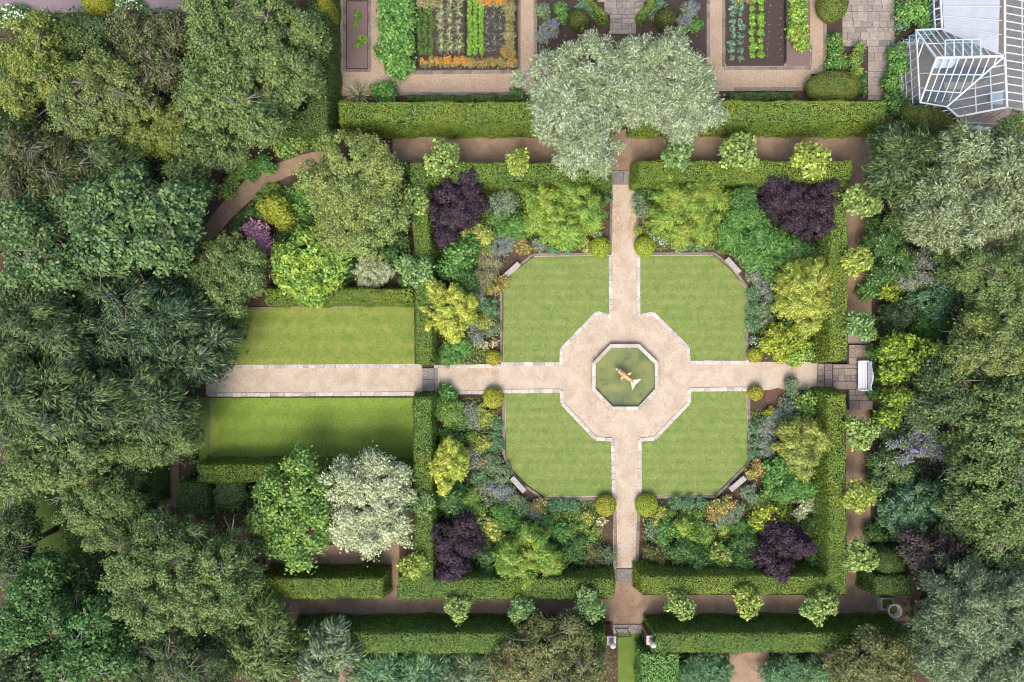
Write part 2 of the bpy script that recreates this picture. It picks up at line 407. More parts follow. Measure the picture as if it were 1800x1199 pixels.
def join_mesh(name, core_v, core_f, mats, lv):
    """clipped plant: a dense inner body plus the skin of small leaves, one mesh"""
    nv = len(core_v); v = np.concatenate([np.array(core_v, np.float32), lv]) if nv else lv
    loops = [i for f in core_f for i in f]; starts = []; s = 0
    for f in core_f: starts.append(s); s += len(f)
    nl = len(lv); li = np.concatenate([np.array(loops, np.int32), np.arange(nv, nv + nl, dtype=np.int32)])
    st = np.concatenate([np.array(starts, np.int32), np.arange(s, s + nl, 4, dtype=np.int32)])
    me = bpy.data.meshes.new(name); me.vertices.add(len(v)); me.vertices.foreach_set('co', v.ravel())
    me.loops.add(len(li)); me.loops.foreach_set('vertex_index', li); me.polygons.add(len(st)); me.polygons.foreach_set('loop_start', st)
    me.update(calc_edges=True)
    for m in mats: me.materials.append(m)
    mi = np.zeros(len(st), np.int32); mi[:len(core_f)] = 1; me.polygons.foreach_set('material_index', mi)
    return me
def leafv(P, N, D, L, Wd, droop=.1):
    D = norm(D - N * np.sum(D * N, axis=1, keepdims=True)); S = np.cross(N, D); L = L[:, None]; Wd = Wd[:, None]
    v = np.empty((len(P), 4, 3), np.float32)
    v[:, 0] = P; v[:, 1] = P + D * L * .45 + S * Wd * .5; v[:, 2] = P + D * L - N * L * droop; v[:, 3] = P + D * L * .45 - S * Wd * .5
    return v.reshape(-1, 3)
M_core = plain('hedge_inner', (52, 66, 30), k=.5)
def wob(x, y): return .05 * np.sin(x * 1.7 + y * .6) + .04 * np.sin(y * 2.3 - x * .9) + .03 * np.sin(x * 4.1 + y * 3.7)
def hedge(name, pal, rect, z, label, batter=.28, dens=1.0, cat='hedge', leaf=.105, poly=None, group=None):
    """clipped hedge; rect = plan rectangle (x0, y0, x1, y1) or poly of its flat top, battered sides down to the ground"""
    rng = rng_next()
    pts = poly if poly else [(rect[0], rect[3]), (rect[2], rect[3]), (rect[2], rect[1]), (rect[0], rect[1])]
    top = np.array([W(p[0], p[1], z)[:2] for p in pts])
    a = sum(top[i][0] * top[(i + 1) % len(top)][1] - top[(i + 1) % len(top)][0] * top[i][1] for i in range(len(top)))
    if a < 0: top = top[::-1]
    c = top.mean(0); n = len(top); nrm = []
    for i in range(n):
        d = top[(i + 1) % n] - top[i]; d = d / np.linalg.norm(d); nrm.append(np.array([d[1], -d[0]]))
    base = []
    for i in range(n):
        b = nrm[i - 1] + nrm[i]; b = b / max(.3, abs(np.dot(b, nrm[i]))); base.append(top[i] + b * batter)
    base = np.array(base); cc = c; V = []
    ins = .05
    for ring, zz in ((base, 0.0), (top, z)):
        for i, p in enumerate(ring):
            q = p - (nrm[i - 1] + nrm[i]) * .11; V.append((q[0] - cc[0], q[1] - cc[1], zz - (.13 if zz > 0 else 0)))
    tess = tessellate_polygon([[Vector((p[0], p[1], 0)) for p in top]])
    def ccw(t): q = [top[i] for i in t]; return t if (q[1][0]-q[0][0])*(q[2][1]-q[0][1])-(q[1][1]-q[0][1])*(q[2][0]-q[0][0]) > 0 else t[::-1]
    core_f = [tuple(n + i for i in ccw(tuple(t))) for t in tess] + [(i, (i + 1) % n, n + (i + 1) % n, n + i) for i in range(n)]
    core_v = V; core_v = [(x, y, zz) for x, y, zz in core_v]
    # skin leaves on the triangulated faces
    T = []
    V3 = np.array([(b[0] - cc[0], b[1] - cc[1], 0) for b in base] + [(t[0] - cc[0], t[1] - cc[1], z) for t in top])
    for f in core_f:
        for k in range(1, len(f) - 1): T.append((f[0], f[k], f[k + 1]))
    Pl = []; Nl = []
    for t in T:
        A, B, C2 = V3[list(t)]; cr = np.cross(B - A, C2 - A); ar = np.linalg.norm(cr) / 2
        if ar < 1e-4: continue
        m = int(ar * 1.5 * dens / (leaf * leaf * .6 * .55)); r1 = np.sqrt(rng.random(m)); r2 = rng.random(m)
        Pl.append((1 - r1)[:, None] * A + (r1 * (1 - r2))[:, None] * B + (r1 * r2)[:, None] * C2); Nl.append(np.repeat((cr / (2 * ar))[None], m, 0))
    P = np.concatenate(Pl); N = np.concatenate(Nl)
    # rounded shoulders and a slightly uneven cut
    off = wob(P[:, 0] + cc[0], P[:, 1] + cc[1]) + rng.normal(0, .022, len(P))
    edge = np.full(len(P), 9.0)
    for i in range(n): 
        dd = np.sum((V3[n + i][:2] - P[:, :2]) * nrm[i], 1); edge = np.minimum(edge, np.abs(dd))
    topm = P[:, 2] > z - .02
    P = P + N * off[:, None]; P[:, 2] = np.where(topm, P[:, 2] - .10 * np.exp(-edge / .09), P[:, 2])
    wild = rng.random(len(P)) < .02; P[wild] += N[wild] * .06
    P[:, 2] = np.maximum(P[:, 2], .01)
    P, N2, D, L, Wd = surf_leaves(rng, P, N, leaf, leaf * .6, .42)
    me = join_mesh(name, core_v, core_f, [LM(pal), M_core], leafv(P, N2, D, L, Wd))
    o = link(name, me); o.location = (cc[0], cc[1], 0)
    return tag(o, label, cat, group)
def ball(name, pal, px, py, rpx, z, label, cat='topiary', ryp=None, leaf=.08, group=None, zc=.45, rot=0, elem=None):
    """clipped dome or ball"""
    rng = rng_next(); x, y, _ = W(px, py, z * .6); rx = rpx / 22.5 * (CAM_H - z * .55) / CAM_H; ry = (ryp or rpx) / 22.5 * (CAM_H - z * .55) / CAM_H; rz = z * (1 - zc)
    n = int(1.5 * 2 * math.pi * (rx * ry + (rx + ry) * rz * .6) / (leaf * leaf * .33)); u = norm(rng.normal(0, 1, (n, 3)))
    u = u[u[:, 2] > -.8]; ca, sa = math.cos(rot), math.sin(rot)
    def place(u, s=1.0):
        q = u * np.array([[rx, ry, rz]]) * s; q = q * (1 + .035 * np.sin(u[:, :1] * 7 + u[:, 1:2] * 5) + .02 * np.sin(u[:, 1:2] * 13))
        q = np.stack([q[:, 0] * ca - q[:, 1] * sa, q[:, 0] * sa + q[:, 1] * ca, q[:, 2] + z * zc], 1); q[:, 2] = np.maximum(q[:, 2], 0.0); return q
    P = place(u) + rng.normal(0, .012, u.shape); N = norm(u / np.array([[rx, ry, rz]]))
    N = np.stack([N[:, 0] * ca - N[:, 1] * sa, N[:, 0] * sa + N[:, 1] * ca, N[:, 2]], 1)
    P, N2, D, L, Wd = surf_leaves(rng, P, N, leaf, leaf * .65, .4)
    nu, nv = 16, 9; cu = []
    for j in range(nv + 1):
        t = math.pi * j / nv
        for i in range(nu): cu.append((math.sin(t) * math.cos(2 * math.pi * i / nu), math.sin(t) * math.sin(2 * math.pi * i / nu), math.cos(t)))
    cv = place(np.array(cu), .95); cf = []
    for j in range(nv):
        for i in range(nu): cf.append((j * nu + i, (j + 1) * nu + i, (j + 1) * nu + (i + 1) % nu, j * nu + (i + 1) % nu))
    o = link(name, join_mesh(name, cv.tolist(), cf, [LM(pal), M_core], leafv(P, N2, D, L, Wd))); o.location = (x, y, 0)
    return tag(o, label, cat, group)
def blades_mesh(rng, n, L, Wd, spread=1.0, up=.6, pal='phormium', segs=3):
    """arching strap leaves from one crown point"""
    v = []
    for i in range(n):
        a = rng.uniform(0, 6.283); d = np.array([math.cos(a), math.sin(a)]); l = L * rng.uniform(.6, 1.1); s = np.array([-d[1], d[0]]); e = up * rng.uniform(.4, 1.3)
        prev = None
        for k in range(segs + 1):
            t = k / segs; r = l * t * spread; zz = .02 + l * e * (t * 1.5 - t * t * 1.2); w = Wd * (1 - t * .85) * .5
            p = np.array([d[0] * r, d[1] * r, max(.02, zz)]); a1 = p + np.array([s[0] * w, s[1] * w, 0]); b1 = p - np.array([s[0] * w, s[1] * w, 0])
            if prev is not None: v += [prev[0], a1, b1, prev[1]]
            prev = (a1, b1)
    return quads('blades', np.array(v, np.float32), LM(pal))
def hash_(s): return sum(ord(c) * (i + 3) for i, c in enumerate(s))
# ================================================================ THE SETTING
def rampn(t, scale, a, b, lo=.4, hi=.6, detail=4, vec=None): return t.ramp(t.noise(scale, detail, .6, vec if vec is not None else t.pos()), [(lo, a), (hi, b)])
def soil_mat():
    t = NT('soil'); p = t.pos(); c = t.mix(t.ramp(t.noise(8, 6, .85, p), [(.3, (0, 0, 0, 1)), (.7, (1, 1, 1, 1))]), col((60, 48, 38), .7), col((132, 108, 90), .7))
    c = t.mix(t.ramp(t.noise(.6, 4, .6, p), [(.35, (0, 0, 0, 1)), (.7, (1, 1, 1, 1))]), c, t.mix(t.noise(30, 4, .8, p), col((58, 46, 38), .7), col((100, 82, 68), .7)))
    sp = t.ramp(t.noise(55, 2, .6, p), [(.62, (0, 0, 0, 1)), (.7, (1, 1, 1, 1))]); c = t.mix(t.math('MULTIPLY', sp, .5), c, col((176, 150, 130), .7))
    return t.done(t.bsdf(c, .95, .15, bump=t.noise(18, 6, .8, p), bstr=.9, bdist=.08))
M_soil = soil_mat()
def gravel_mat(name, a, b, stain, k=.62, amt=.5, fleck=(150, 120, 96)):
    t = NT(name); p = t.pos(); c = t.mix(t.ramp(t.noise(8, 6, .85, p), [(.3, (0, 0, 0, 1)), (.7, (1, 1, 1, 1))]), col(a, k), col(b, k))
    s = t.ramp(t.noise(.9, 6, .7, p, .6), [(.42, (0, 0, 0, 1)), (.72, (1, 1, 1, 1))]); c = t.mix(t.math('MULTIPLY', s, amt), c, col(stain, k))
    f = t.ramp(t.noise(13, 3, .6, p), [(.62, (0, 0, 0, 1)), (.68, (1, 1, 1, 1))]); f = t.math('MULTIPLY', f, .5); c = t.mix(f, c, col(fleck, k))
    return t.done(t.bsdf(c, .9, .2, bump=t.noise(60, 3, .7, p), bstr=.35, bdist=.02))
M_gravel = gravel_mat('pale_gravel', (178, 160, 138), (226, 210, 188), (170, 144, 118), k=.66, amt=.7, fleck=(142, 116, 92))
M_gravelpink = gravel_mat('kitchen_garden_gravel', (150, 126, 104), (220, 200, 176), (170, 142, 112), amt=.6, fleck=(150, 104, 66))
M_earth = gravel_mat('trodden_earth_path', (146, 122, 98), (192, 166, 140), (122, 98, 80), amt=.7, fleck=(120, 84, 58))
def lawn_mat(name, a, b, dry, sc, stripe='y', k=.64, dryamt=.6, sw=1.1):
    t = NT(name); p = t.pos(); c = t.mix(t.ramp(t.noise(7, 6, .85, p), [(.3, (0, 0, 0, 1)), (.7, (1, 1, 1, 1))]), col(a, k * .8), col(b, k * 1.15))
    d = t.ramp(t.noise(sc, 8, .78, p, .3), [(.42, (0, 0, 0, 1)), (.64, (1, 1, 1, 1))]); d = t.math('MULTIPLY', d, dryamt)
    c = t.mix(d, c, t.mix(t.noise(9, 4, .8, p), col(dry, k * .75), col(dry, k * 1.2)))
    g = t.ramp(t.noise(.75, 4, .6, p), [(.5, (0, 0, 0, 1)), (.75, (1, 1, 1, 1))]); c = t.mix(t.math('MULTIPLY', g, .4), c, col((92, 128, 54), k))
    sx = t.n('ShaderNodeSeparateXYZ'); t.l(p, sx.inputs[0]); ax = sx.outputs['Y' if stripe == 'y' else 'X']
    wv = t.math('SINE', t.math('MULTIPLY', ax, 2 * math.pi / sw), 0); f = t.math('ADD', t.math('MULTIPLY', wv, .055), .5)
    c = t.mix(.42, c, t.mix(f, col((60, 84, 30), k), col((176, 190, 110), k)), 'MIX') if False else t.mix(t.math('MULTIPLY', t.math('ADD', wv, 1), .11), c, col((84, 112, 44), k))
    return t.done(t.bsdf(c, .9, .15, bump=t.noise(45, 4, .8, p), bstr=.5, bdist=.03))
M_lawn = lawn_mat('mown_lawn', (96, 122, 54), (142, 160, 88), (178, 172, 110), 1.8, dryamt=.45, sw=.8)
M_lawnwest = lawn_mat('west_lawn_turf', (98, 126, 46), (140, 158, 68), (178, 170, 102), 1.5, dryamt=.65, sw=1.3)
M_lawnsouth = lawn_mat('south_lawn_turf', (104, 138, 46), (146, 170, 68), (172, 176, 94), 1.4, dryamt=.4, sw=1.5)
M_grass = lawn_mat('rough_grass', (84, 114, 44), (118, 140, 62), (146, 146, 82), .7, dryamt=.4)
def stone_mat(name, a, b, c3, k=.62, lich=.5):
    t = NT(name); p = t.pos(); r = t.n('ShaderNodeNewGeometry').outputs['Random Per Island']
    c = t.ramp(r, [(0, col(a, k)), (.5, col(b, k)), (1, col(c3, k))]); c = t.mix(t.math('MULTIPLY', t.ramp(t.noise(8, 6, .85, p), [(.42, (0, 0, 0, 1)), (.66, (1, 1, 1, 1))]), .6), c, col((96, 88, 80), k))
    l = t.ramp(t.noise(6, 5, .7, p), [(.55, (0, 0, 0, 1)), (.66, (1, 1, 1, 1))]); c = t.mix(t.math('MULTIPLY', l, lich), c, col((226, 222, 210), k))
    return t.done(t.bsdf(c, .85, .25, bump=t.noise(22, 5, .8, p), bstr=.4, bdist=.02))
M_kerb = stone_mat('kerb_stone', (200, 190, 176), (222, 212, 198), (176, 164, 152), k=.7)
M_kerbdark = stone_mat('weathered_edging_stone', (142, 130, 118), (162, 148, 134), (124, 114, 104), lich=.25)
M_flag = stone_mat('flagstone', (158, 142, 132), (180, 162, 146), (140, 128, 124), lich=.35)
M_flag2 = stone_mat('riven_flagstone', (158, 146, 138), (188, 172, 156), (136, 128, 124), lich=.4)
M_slab = stone_mat('grey_threshold_stone', (150, 146, 138), (162, 156, 146), (140, 134, 128), lich=.6)
M_bench = stone_mat('bench_stone', (186, 184, 176), (194, 190, 182), (178, 176, 170), lich=.5)
M_pale = stone_mat('pale_carved_stone', (222, 206, 190), (230, 214, 200), (206, 192, 178), k=.72, lich=.3)

def sheet(name, polys, z, mat, zb=None):
    mb = MB()
    for p in polys: mb.prism([W(x, y)[:2] for x, y in p], (zb if zb is not None else z - .05), z)
    return struct(mb, name, mat)
def R(x0, y0, x1, y1): return [(x0, y0), (x1, y0), (x1, y1), (x0, y1)]
g = MB(); 
gn = 48
for i in range(gn + 1):
    for j in range(gn + 1):
        x = -130 + 260 * i / gn; y = -130 + 260 * j / gn; g.v.append((x, y, -.03 - .0 * x))
for i in range(gn):
    for j in range(gn): g.f.append((i * (gn + 1) + j, (i + 1) * (gn + 1) + j, (i + 1) * (gn + 1) + j + 1, i * (gn + 1) + j + 1)); g.m.append(0)
struct(g, 'ground', M_soil)
sheet('paths_pale_gravel', [R(1074, 325, 1121, 448), [(942, 448), (1252, 448), (1312, 505), (1316, 636), (1316, 686), (1312, 812), (1254, 871), (1122, 876), (1078, 876), (957, 874), (892, 806), (884, 690), (884, 642), (886, 505)], R(763, 642, 884, 690), R(1316, 636, 1438, 686), R(1078, 876, 1122, 1000), R(362, 644, 742, 694)], .012, M_gravel)
sheet('path_trodden_earth', [R(690, 236, 1545, 286), R(1074, 286, 1118, 325), R(1487, 286, 1532, 606), R(1487, 718, 1530, 1046), R(455, 1046, 1600, 1092), R(1075, 1000, 1128, 1046), R(1078, 1092, 1132, 1113), R(1082, 228, 1116, 236), R(670, 930, 702, 1046), R(466, 958, 670, 1000), R(276, 806, 314, 892), R(1282, 1142, 1352, 1205),
      R(595, 1150, 622, 1205)], .008, M_earth)
sheet('garden_path_curved', [[(350, 412), (372, 380), (400, 345), (430, 318), (480, 290), (530, 272), (575, 262), (580, 290), (530, 300), (485, 320), (440, 352), (405, 385), (380, 415), (360, 425)], R(583, 135, 597, 240)], .006, M_earth)
sheet('kitchen_garden_path', [R(583, -60, 608, 124), R(583, 124, 940, 168), R(648, -60, 676, 124), R(908, -60, 944, 124), R(1242, -60, 1274, 112), R(1242, 112, 1425, 160), R(1423, -60, 1452, 112), R(1425, 112, 1452, 130)], .012, M_gravelpink)
sheet('drive_top', [R(-60, -60, 330, 22)], .01, plain('grey_drive', (150, 132, 136), k=.6))
LNW = [(885, 500), (898, 482), (938, 452), (1070, 450), (1072, 553), (1050, 553), (990, 613), (990, 636), (885, 640)]
LNE = [(1125, 450), (1255, 450), (1282, 472), (1310, 507), (1310, 633), (1208, 634), (1206, 613), (1147, 553), (1125, 553)]
LSW = [(888, 692), (990, 690), (992, 708), (1048, 768), (1074, 769), (1076, 872), (957, 873), (922, 848), (900, 824), (890, 800)]
LSE = [(1208, 688), (1312, 687), (1314, 812), (1256, 869), (1129, 870), (1127, 769), (1149, 768), (1208, 706)]
for nm, L_ in (('lawn_north_west', LNW), ('lawn_north_east', LNE), ('lawn_south_west', LSW), ('lawn_south_east', LSE)): sheet(nm, [L_], .045, M_lawn, 0)
sheet('lawn_west_upper', [[(385, 543), (728, 538), (729, 641), (385, 643)]], .045, M_lawnwest, 0)
sheet('lawn_west_lower', [R(372, 699, 729, 806)], .045, M_lawnsouth, 0)
sheet('grass_path_south', [R(1086, 1112, 1124, 1210), R(350, 699, 370, 810)], .02, M_grass, -.02)
sheet('grass_glade', [R(-60, 860, 160, 1020)], .02, lawn_mat('shaded_glade_grass', (62, 84, 32), (82, 104, 42), (92, 104, 50), .6, dryamt=.3), -.02)  # shade over the glade is put into this darker grass colour
# kerb stones: each run is laid stone by stone
def stones(mb, pts, w, z0, h, seed, ln=(.35, .8), gap=.012, close=False):
    r = random.Random(seed); pts = [Vector(W(*p)[:2]) for p in pts]
    if close: pts.append(pts[0])
    for a, b in zip(pts[:-1], pts[1:]):
        d = b - a; L_ = d.length; d.normalize(); s = 0
        while s < L_ - .05:
            l = min(r.uniform(*ln), L_ - s); 
            if L_ - s - l < .15: l = L_ - s
            c = a + d * (s + l / 2); zz = z0 + h * .5 + r.uniform(-.006, .006)
            mb.slab((c.x + r.uniform(-.008, .008), c.y + r.uniform(-.008, .008), zz), (l - gap, w * r.uniform(.92, 1.06), h), math.atan2(d.y, d.x) + r.uniform(-.01, .01), .012); s += l
k = MB()
stones(k, [(881, 640), (987, 640), (987, 614), (1049, 550 + 0), (1074, 556), (1073, 452)], .30, 0, .07, 1)
stones(k, [(1122, 452), (1122, 556), (1148, 551), (1209, 611), (1211, 637), (1316, 637)], .30, 0, .07, 2)
stones(k, [(881, 688), (987, 687), (988, 709), (1047, 771), (1077, 773), (1079, 876)], .30, 0, .07, 3)
stones(k, [(1125, 876), (1124, 773), (1150, 771), (1211, 708), (1211, 685), (1316, 684)], .30, 0, .07, 4)
stones(k, [(365, 645), (741, 643)], .32, 0, .06, 5); stones(k, [(365, 694), (741, 692)], .32, 0, .06, 6)
stones(k, [(770, 644), (880, 643)], .28, 0, .05, 7); stones(k, [(770, 690), (880, 690)], .28, 0, .05, 8)
struct(k, 'kerb_pale_stone', M_kerb)
k = MB()
stones(k, [(881, 640), (881, 500), (896, 480), (936, 448), (1070, 446)], .22, 0, .06, 9)
stones(k, [(1128, 446), (1256, 446), (1285, 469), (1313, 505), (1313, 634)], .22, 0, .06, 10)
stones(k, [(885, 690), (886, 800), (897, 826), (919, 851), (955, 877), (1074, 877)], .22, 0, .06, 11)
stones(k, [(1316, 688), (1317, 813), (1258, 873), (1130, 874)], .22, 0, .06, 12)
stones(k, [(1075, 327), (1073, 446)], .2, 0, .04, 13); stones(k, [(1120, 327), (1121, 446)], .2, 0, .04, 14)
stones(k, [(1080, 880), (1083, 996)], .25, 0, .04, 15); stones(k, [(1123, 880), (1120, 996)], .25, 0, .04, 16)
stones(k, [(410, 542), (728, 537)], .14, 0, .06, 17); stones(k, [(371, 700), (371, 802)], .1, 0, .05, 18)
stones(k, [(676, 128), (912, 126)], .3, 0, .05, 19); stones(k, [(700, 165), (925, 165)], .28, 0, .05, 20)
stones(k, [(912, 124), (912, -40)], .26, 0, .05, 21); stones(k, [(941, 112), (941, -40)], .26, 0, .05, 22)
stones(k, [(1245, 100), (1245, -40)], .26, 0, .05, 23); stones(k, [(1272, 118), (1272, -40)], .26, 0, .05, 24)
stones(k, [(1272, 120), (1425, 120)], .26, 0, .05, 25); stones(k, [(1290, 157), (1420, 157)], .28, 0, .05, 26)
stones(k, [(1450, 110), (1450, 30)], .26, 0, .05, 27); stones(k, [(1425, 118), (1425, 80)], .22, 0, .05, 28)
stones(k, [(606, 0), (606, 124), (650, 124), (650, -40)], .22, 0, .05, 29)
struct(k, 'kerb_weathered_stone', M_kerbdark)
def pave(mb, x0, y0, x1, y1, z, seed, size=.55):
    r = random.Random(seed); a = W(x0, y1); b = W(x1, y0); y = a[1]
    while y < b[1] - .05:
        h = min(r.choice([.35, .5, .62, .75]) * size / .55, b[1] - y); 
        if b[1] - y - h < .2: h = b[1] - y
        x = a[0]
        while x < b[0] - .05:
            w = min(r.uniform(.4, 1.05) * size / .55, b[0] - x)
            if b[0] - x - w < .2: w = b[0] - x
            mb.slab((x + w / 2, y + h / 2, z / 2 + .012 + r.uniform(-.008, .008)), (w - .02, h - .02, z), r.uniform(-.006, .006), .01); x += w
        y += h
pv = MB(); pave(pv, 1480, -50, 1572, 82, .05, 1); pave(pv, 1525, 82, 1566, 176, .05, 2); struct(pv, 'pavement_kitchen_garden', M_flag2)
pv = MB(); pave(pv, 1050, -50, 1150, 4, .05, 3); pave(pv, 1062, 4, 1132, 26, .05, 4); pave(pv, 1072, 26, 1118, 60, .05, 6); struct(pv, 'pavement_box_parterre', M_flag2)
pv = MB(); pave(pv, 1461, 640, 1508, 684, .34, 7); pave(pv, 1489, 606, 1534, 640, .34, 8); pave(pv, 1508, 640, 1540, 684, .34, 10); pave(pv, 1489, 684, 1530, 720, .34, 9); pave(pv, 1489, 586, 1530, 605, .1, 11); struct(pv, 'pavement_terrace', M_flag)
pv = MB(); r_ = random.Random(4)
for x0, x1, z in ((1436, 1448, .11), (1448, 1461, .22)):
    y = 639
    while y < 685:
        h = min(r_.uniform(9, 16), 685 - y); c = W((x0 + x1) / 2, y + h / 2); pv.slab((c[0], c[1], z / 2), ((x1 - x0) / 22.5 - .01, h / 22.5 - .015, z), 0, .015); y += h
struct(pv, 'pavement_steps', M_flag)
pv = MB()
for x0, y0, x1, y1 in ((742, 647, 764, 667), (742, 667, 764, 688), (1074, 300, 1096, 325), (1096, 300, 1117, 325), (1083, 999, 1102, 1023), (1102, 999, 1121, 1023), (1078, 1097, 1108, 1113), (1108, 1097, 1132, 1113)):
    c = W((x0 + x1) / 2, (y0 + y1) / 2); pv.slab((c[0], c[1], .045), ((x1 - x0) / 22.5 - .015, (y1 - y0) / 22.5 - .015, .09), 0, .015)
for x0, x1 in ((764, 770),):
    c = W((x0 + x1) / 2, 667); pv.slab((c[0], c[1], .02), (.24, 1.75, .05), 0, .01)
struct(pv, 'pavement_thresholds', M_slab)

# ================================================================ POOL AND FISH SCULPTURE
def octa(s=0.0):
    P_ = [(1072.6, 605), (1124, 605), (1157, 637), (1157.5, 686), (1124.5, 721), (1074.5, 721), (1040.5, 686), (1041, 638)]
    cx, cy = 1099, 662.8; out = []
    for x, y in P_:
        q = W(cx + (x - cx), cy + (y - cy), .42); c = W(cx, cy, .42); v = Vector((q[0] - c[0], q[1] - c[1])); v = v * (1 - s / v.length); out.append((v.x, v.y))
    return out
pc = W(1099, 662.8, .42); pool = empty('fountain_pool', (pc[0], pc[1], 0), 'octagonal stone pool of murky green water where the gravel paths cross', 'pool')
mb = MB(); o_out = octa(0); o_in = octa(.30); o_b = octa(.05)
for i in range(8):
    j = (i + 1) % 8; r0 = .004
    def L2(a, b, t): return (a[0] + (b[0] - a[0]) * t, a[1] + (b[1] - a[1]) * t)
    for t0, t1 in ((.003, .497), (.503, .997)):
        a, b, c, d = L2(o_out[i], o_out[j], t0), L2(o_out[i], o_out[j], t1), L2(o_in[i], o_in[j], t1), L2(o_in[i], o_in[j], t0)
        mb.prism([a, b, c, d], .34, .45)
mb.build('coping', M_kerb, pool)
mb = MB(); o1, o2 = octa(.04), octa(.26)
for i in range(8):
    j = (i + 1) % 8; mb.prism([o1[i], o1[j], o2[j], o2[i]], 0, .34)
mb.build('basin_wall', M_kerbdark, pool)
mb = MB(); mb.prism(octa(.2), -.02, .03); t = NT('pool_silt'); p_ = t.pos()
mb.build('basin_floor', t.done(t.bsdf(t.mix(t.ramp(t.noise(.5, 4, .6, p_), [(.35, (0, 0, 0, 1)), (.65, (1, 1, 1, 1))]), col((112, 132, 80), .75), col((190, 186, 100), .75)), .9)), pool)
t = NT('pond_water'); p_ = t.pos(); wc = t.mix(t.ramp(t.noise(.45, 4, .55, p_, .8), [(.36, (0, 0, 0, 1)), (.62, (1, 1, 1, 1))]), col((108, 124, 98), .68), col((164, 164, 104), .72))
wb = t.bsdf(wc, .12, .5, bump=t.noise(5, 3, .5, p_), bstr=.04, bdist=.02); tp = t.n('ShaderNodeBsdfTransparent'); tp.inputs[0].default_value = (.75, .85, .6, 1)
mx = t.n('ShaderNodeMixShader'); mx.inputs[0].default_value = .5; t.l(tp.outputs[0], mx.inputs[1]); t.l(wb, mx.inputs[2])
mb = MB(); mb.add([(x, y, .25) for x, y in octa(.27)], [tuple(range(8))[::-1]]); 
wo_ = mb.build('water', t.done(mx.outputs[0]), pool)
M_crate = plain('algae_covered_basket', (168, 142, 84), k=.8)
for n_, (px, py, rz, s, lb) in enumerate([(1101.5, 636, -.5, (.24, .42), 'submerged planting basket north of the fish sculpture'), (1133.5, 660, .1, (.26, .38), 'submerged planting basket by the east side of the pool'),
        (1117, 684, .6, (.34, .34), 'submerged planting basket right beside the tail of the fish sculpture'), (1125, 699, .3, (.34, .26), 'dark submerged basket near the south-east side of the pool'),
        (1064, 680, .2, (.46, .26), 'submerged basket near the south-west side of the pool'), (1101, 703, 0, (.3, .5), 'submerged basket near the south side of the pool')]):
    mb = MB(); x, y, _ = W(px, py, .2); mb.box((0, 0, .09), (s[0], s[1], .18), 0, 0, 1.1); mb.box((0, 0, .19), (s[0] * .8, s[1] * .8, .03))
    o = mb.build('planting_basket', M_crate, loc=(x, y, .03)); o.rotation_euler[2] = rz; tag(o, lb, 'basket', 'planting baskets under the pool water')
# fish: bronze-coloured leaping fish, nose down to the north-west, pale tail up to the south-east
def copper(name, a, b, sc):
    t = NT(name); return t.done(t.bsdf(t.mix(t.ramp(t.noise(sc, 5, .7, t.pos()), [(.4, (0, 0, 0, 1)), (.6, (1, 1, 1, 1))]), col(a, .75), col(b, .75)), .45, .5, Metallic=.15))
M_fish = copper('weathered_copper', (196, 112, 52), (226, 190, 150), 7); M_fishpale = copper('lime_streaked_copper', (238, 226, 206), (214, 190, 160), 9)
hx, hy, _ = W(1081, 646, .45); tx, ty, _ = W(1119, 677, 1.1); fx, fy = (hx + tx) / 2, (hy + ty) / 2
fish = empty('fish_sculpture', (fx, fy, 0), 'orange and cream leaping fish sculpture in the middle of the pool', 'sculpture')
ax = Vector((tx - hx, ty - hy, 0)).normalized(); sd = Vector((-ax.y, ax.x, 0)); LL = (Vector((tx, ty)) - Vector((hx, hy))).length
pts = []; rs = []
for i in range(12):
    s_ = i / 11; pts.append(Vector((hx - fx, hy - fy, 0)) + ax * LL * s_ * .86 + Vector((0, 0, .42 + .25 * math.sin(s_ * 3.0) + s_ * .45))); rs.append([.05, .11, .155, .185, .205, .21, .205, .19, .17, .14, .12, .10][i])
mb = MB(); mb.tube(pts[2:], rs[2:], 10); mb.build('body', M_fish, fish, True)
mb = MB(); mb.tube(pts[:4], [.045, .10, .145, .187], 10); mb.build('head', M_fishpale, fish, True)
def finmb(root, tips, th):
    mb = MB(); n_ = len(tips) + 1; up = Vector((0, 0, th)); P3 = [root] + tips; vs = [p - up for p in P3] + [p + up for p in P3]
    mb.add(vs, [tuple(range(n_))[::-1], tuple(range(n_, 2 * n_))] + [(i, (i + 1) % n_, n_ + (i + 1) % n_, n_ + i) for i in range(n_)]); return mb
e = pts[-2]
finmb(e - ax * .15, [e + sd * .12, e + ax * .42 + sd * .55 + Vector((0, 0, .1)), e + ax * .40, e + ax * .46 - sd * .5 + Vector((0, 0, .1)), e - sd * .12], .02).build('tail', M_fishpale, fish)
m = pts[6]
finmb(m + sd * .1, [m + sd * .32 + ax * .02 + Vector((0, 0, .03)), m + sd * .52 + ax * .22 + Vector((0, 0, .08)), m + sd * .18 + ax * .2], .018).build('fin', M_fish, fish)
m = pts[5]
finmb(m - sd * .1, [m - sd * .34 - ax * .02, m - sd * .5 + ax * .18 - Vector((0, 0, .04)), m - sd * .2 + ax * .2], .018).build('fin', M_fish, fish)
mb = MB(); mb.lathe((0, 0, 0), [(.22, 0), (.2, .12), (.12, .2), (.1, .55)], 12); mb.build('plinth', M_kerbdark, fish)
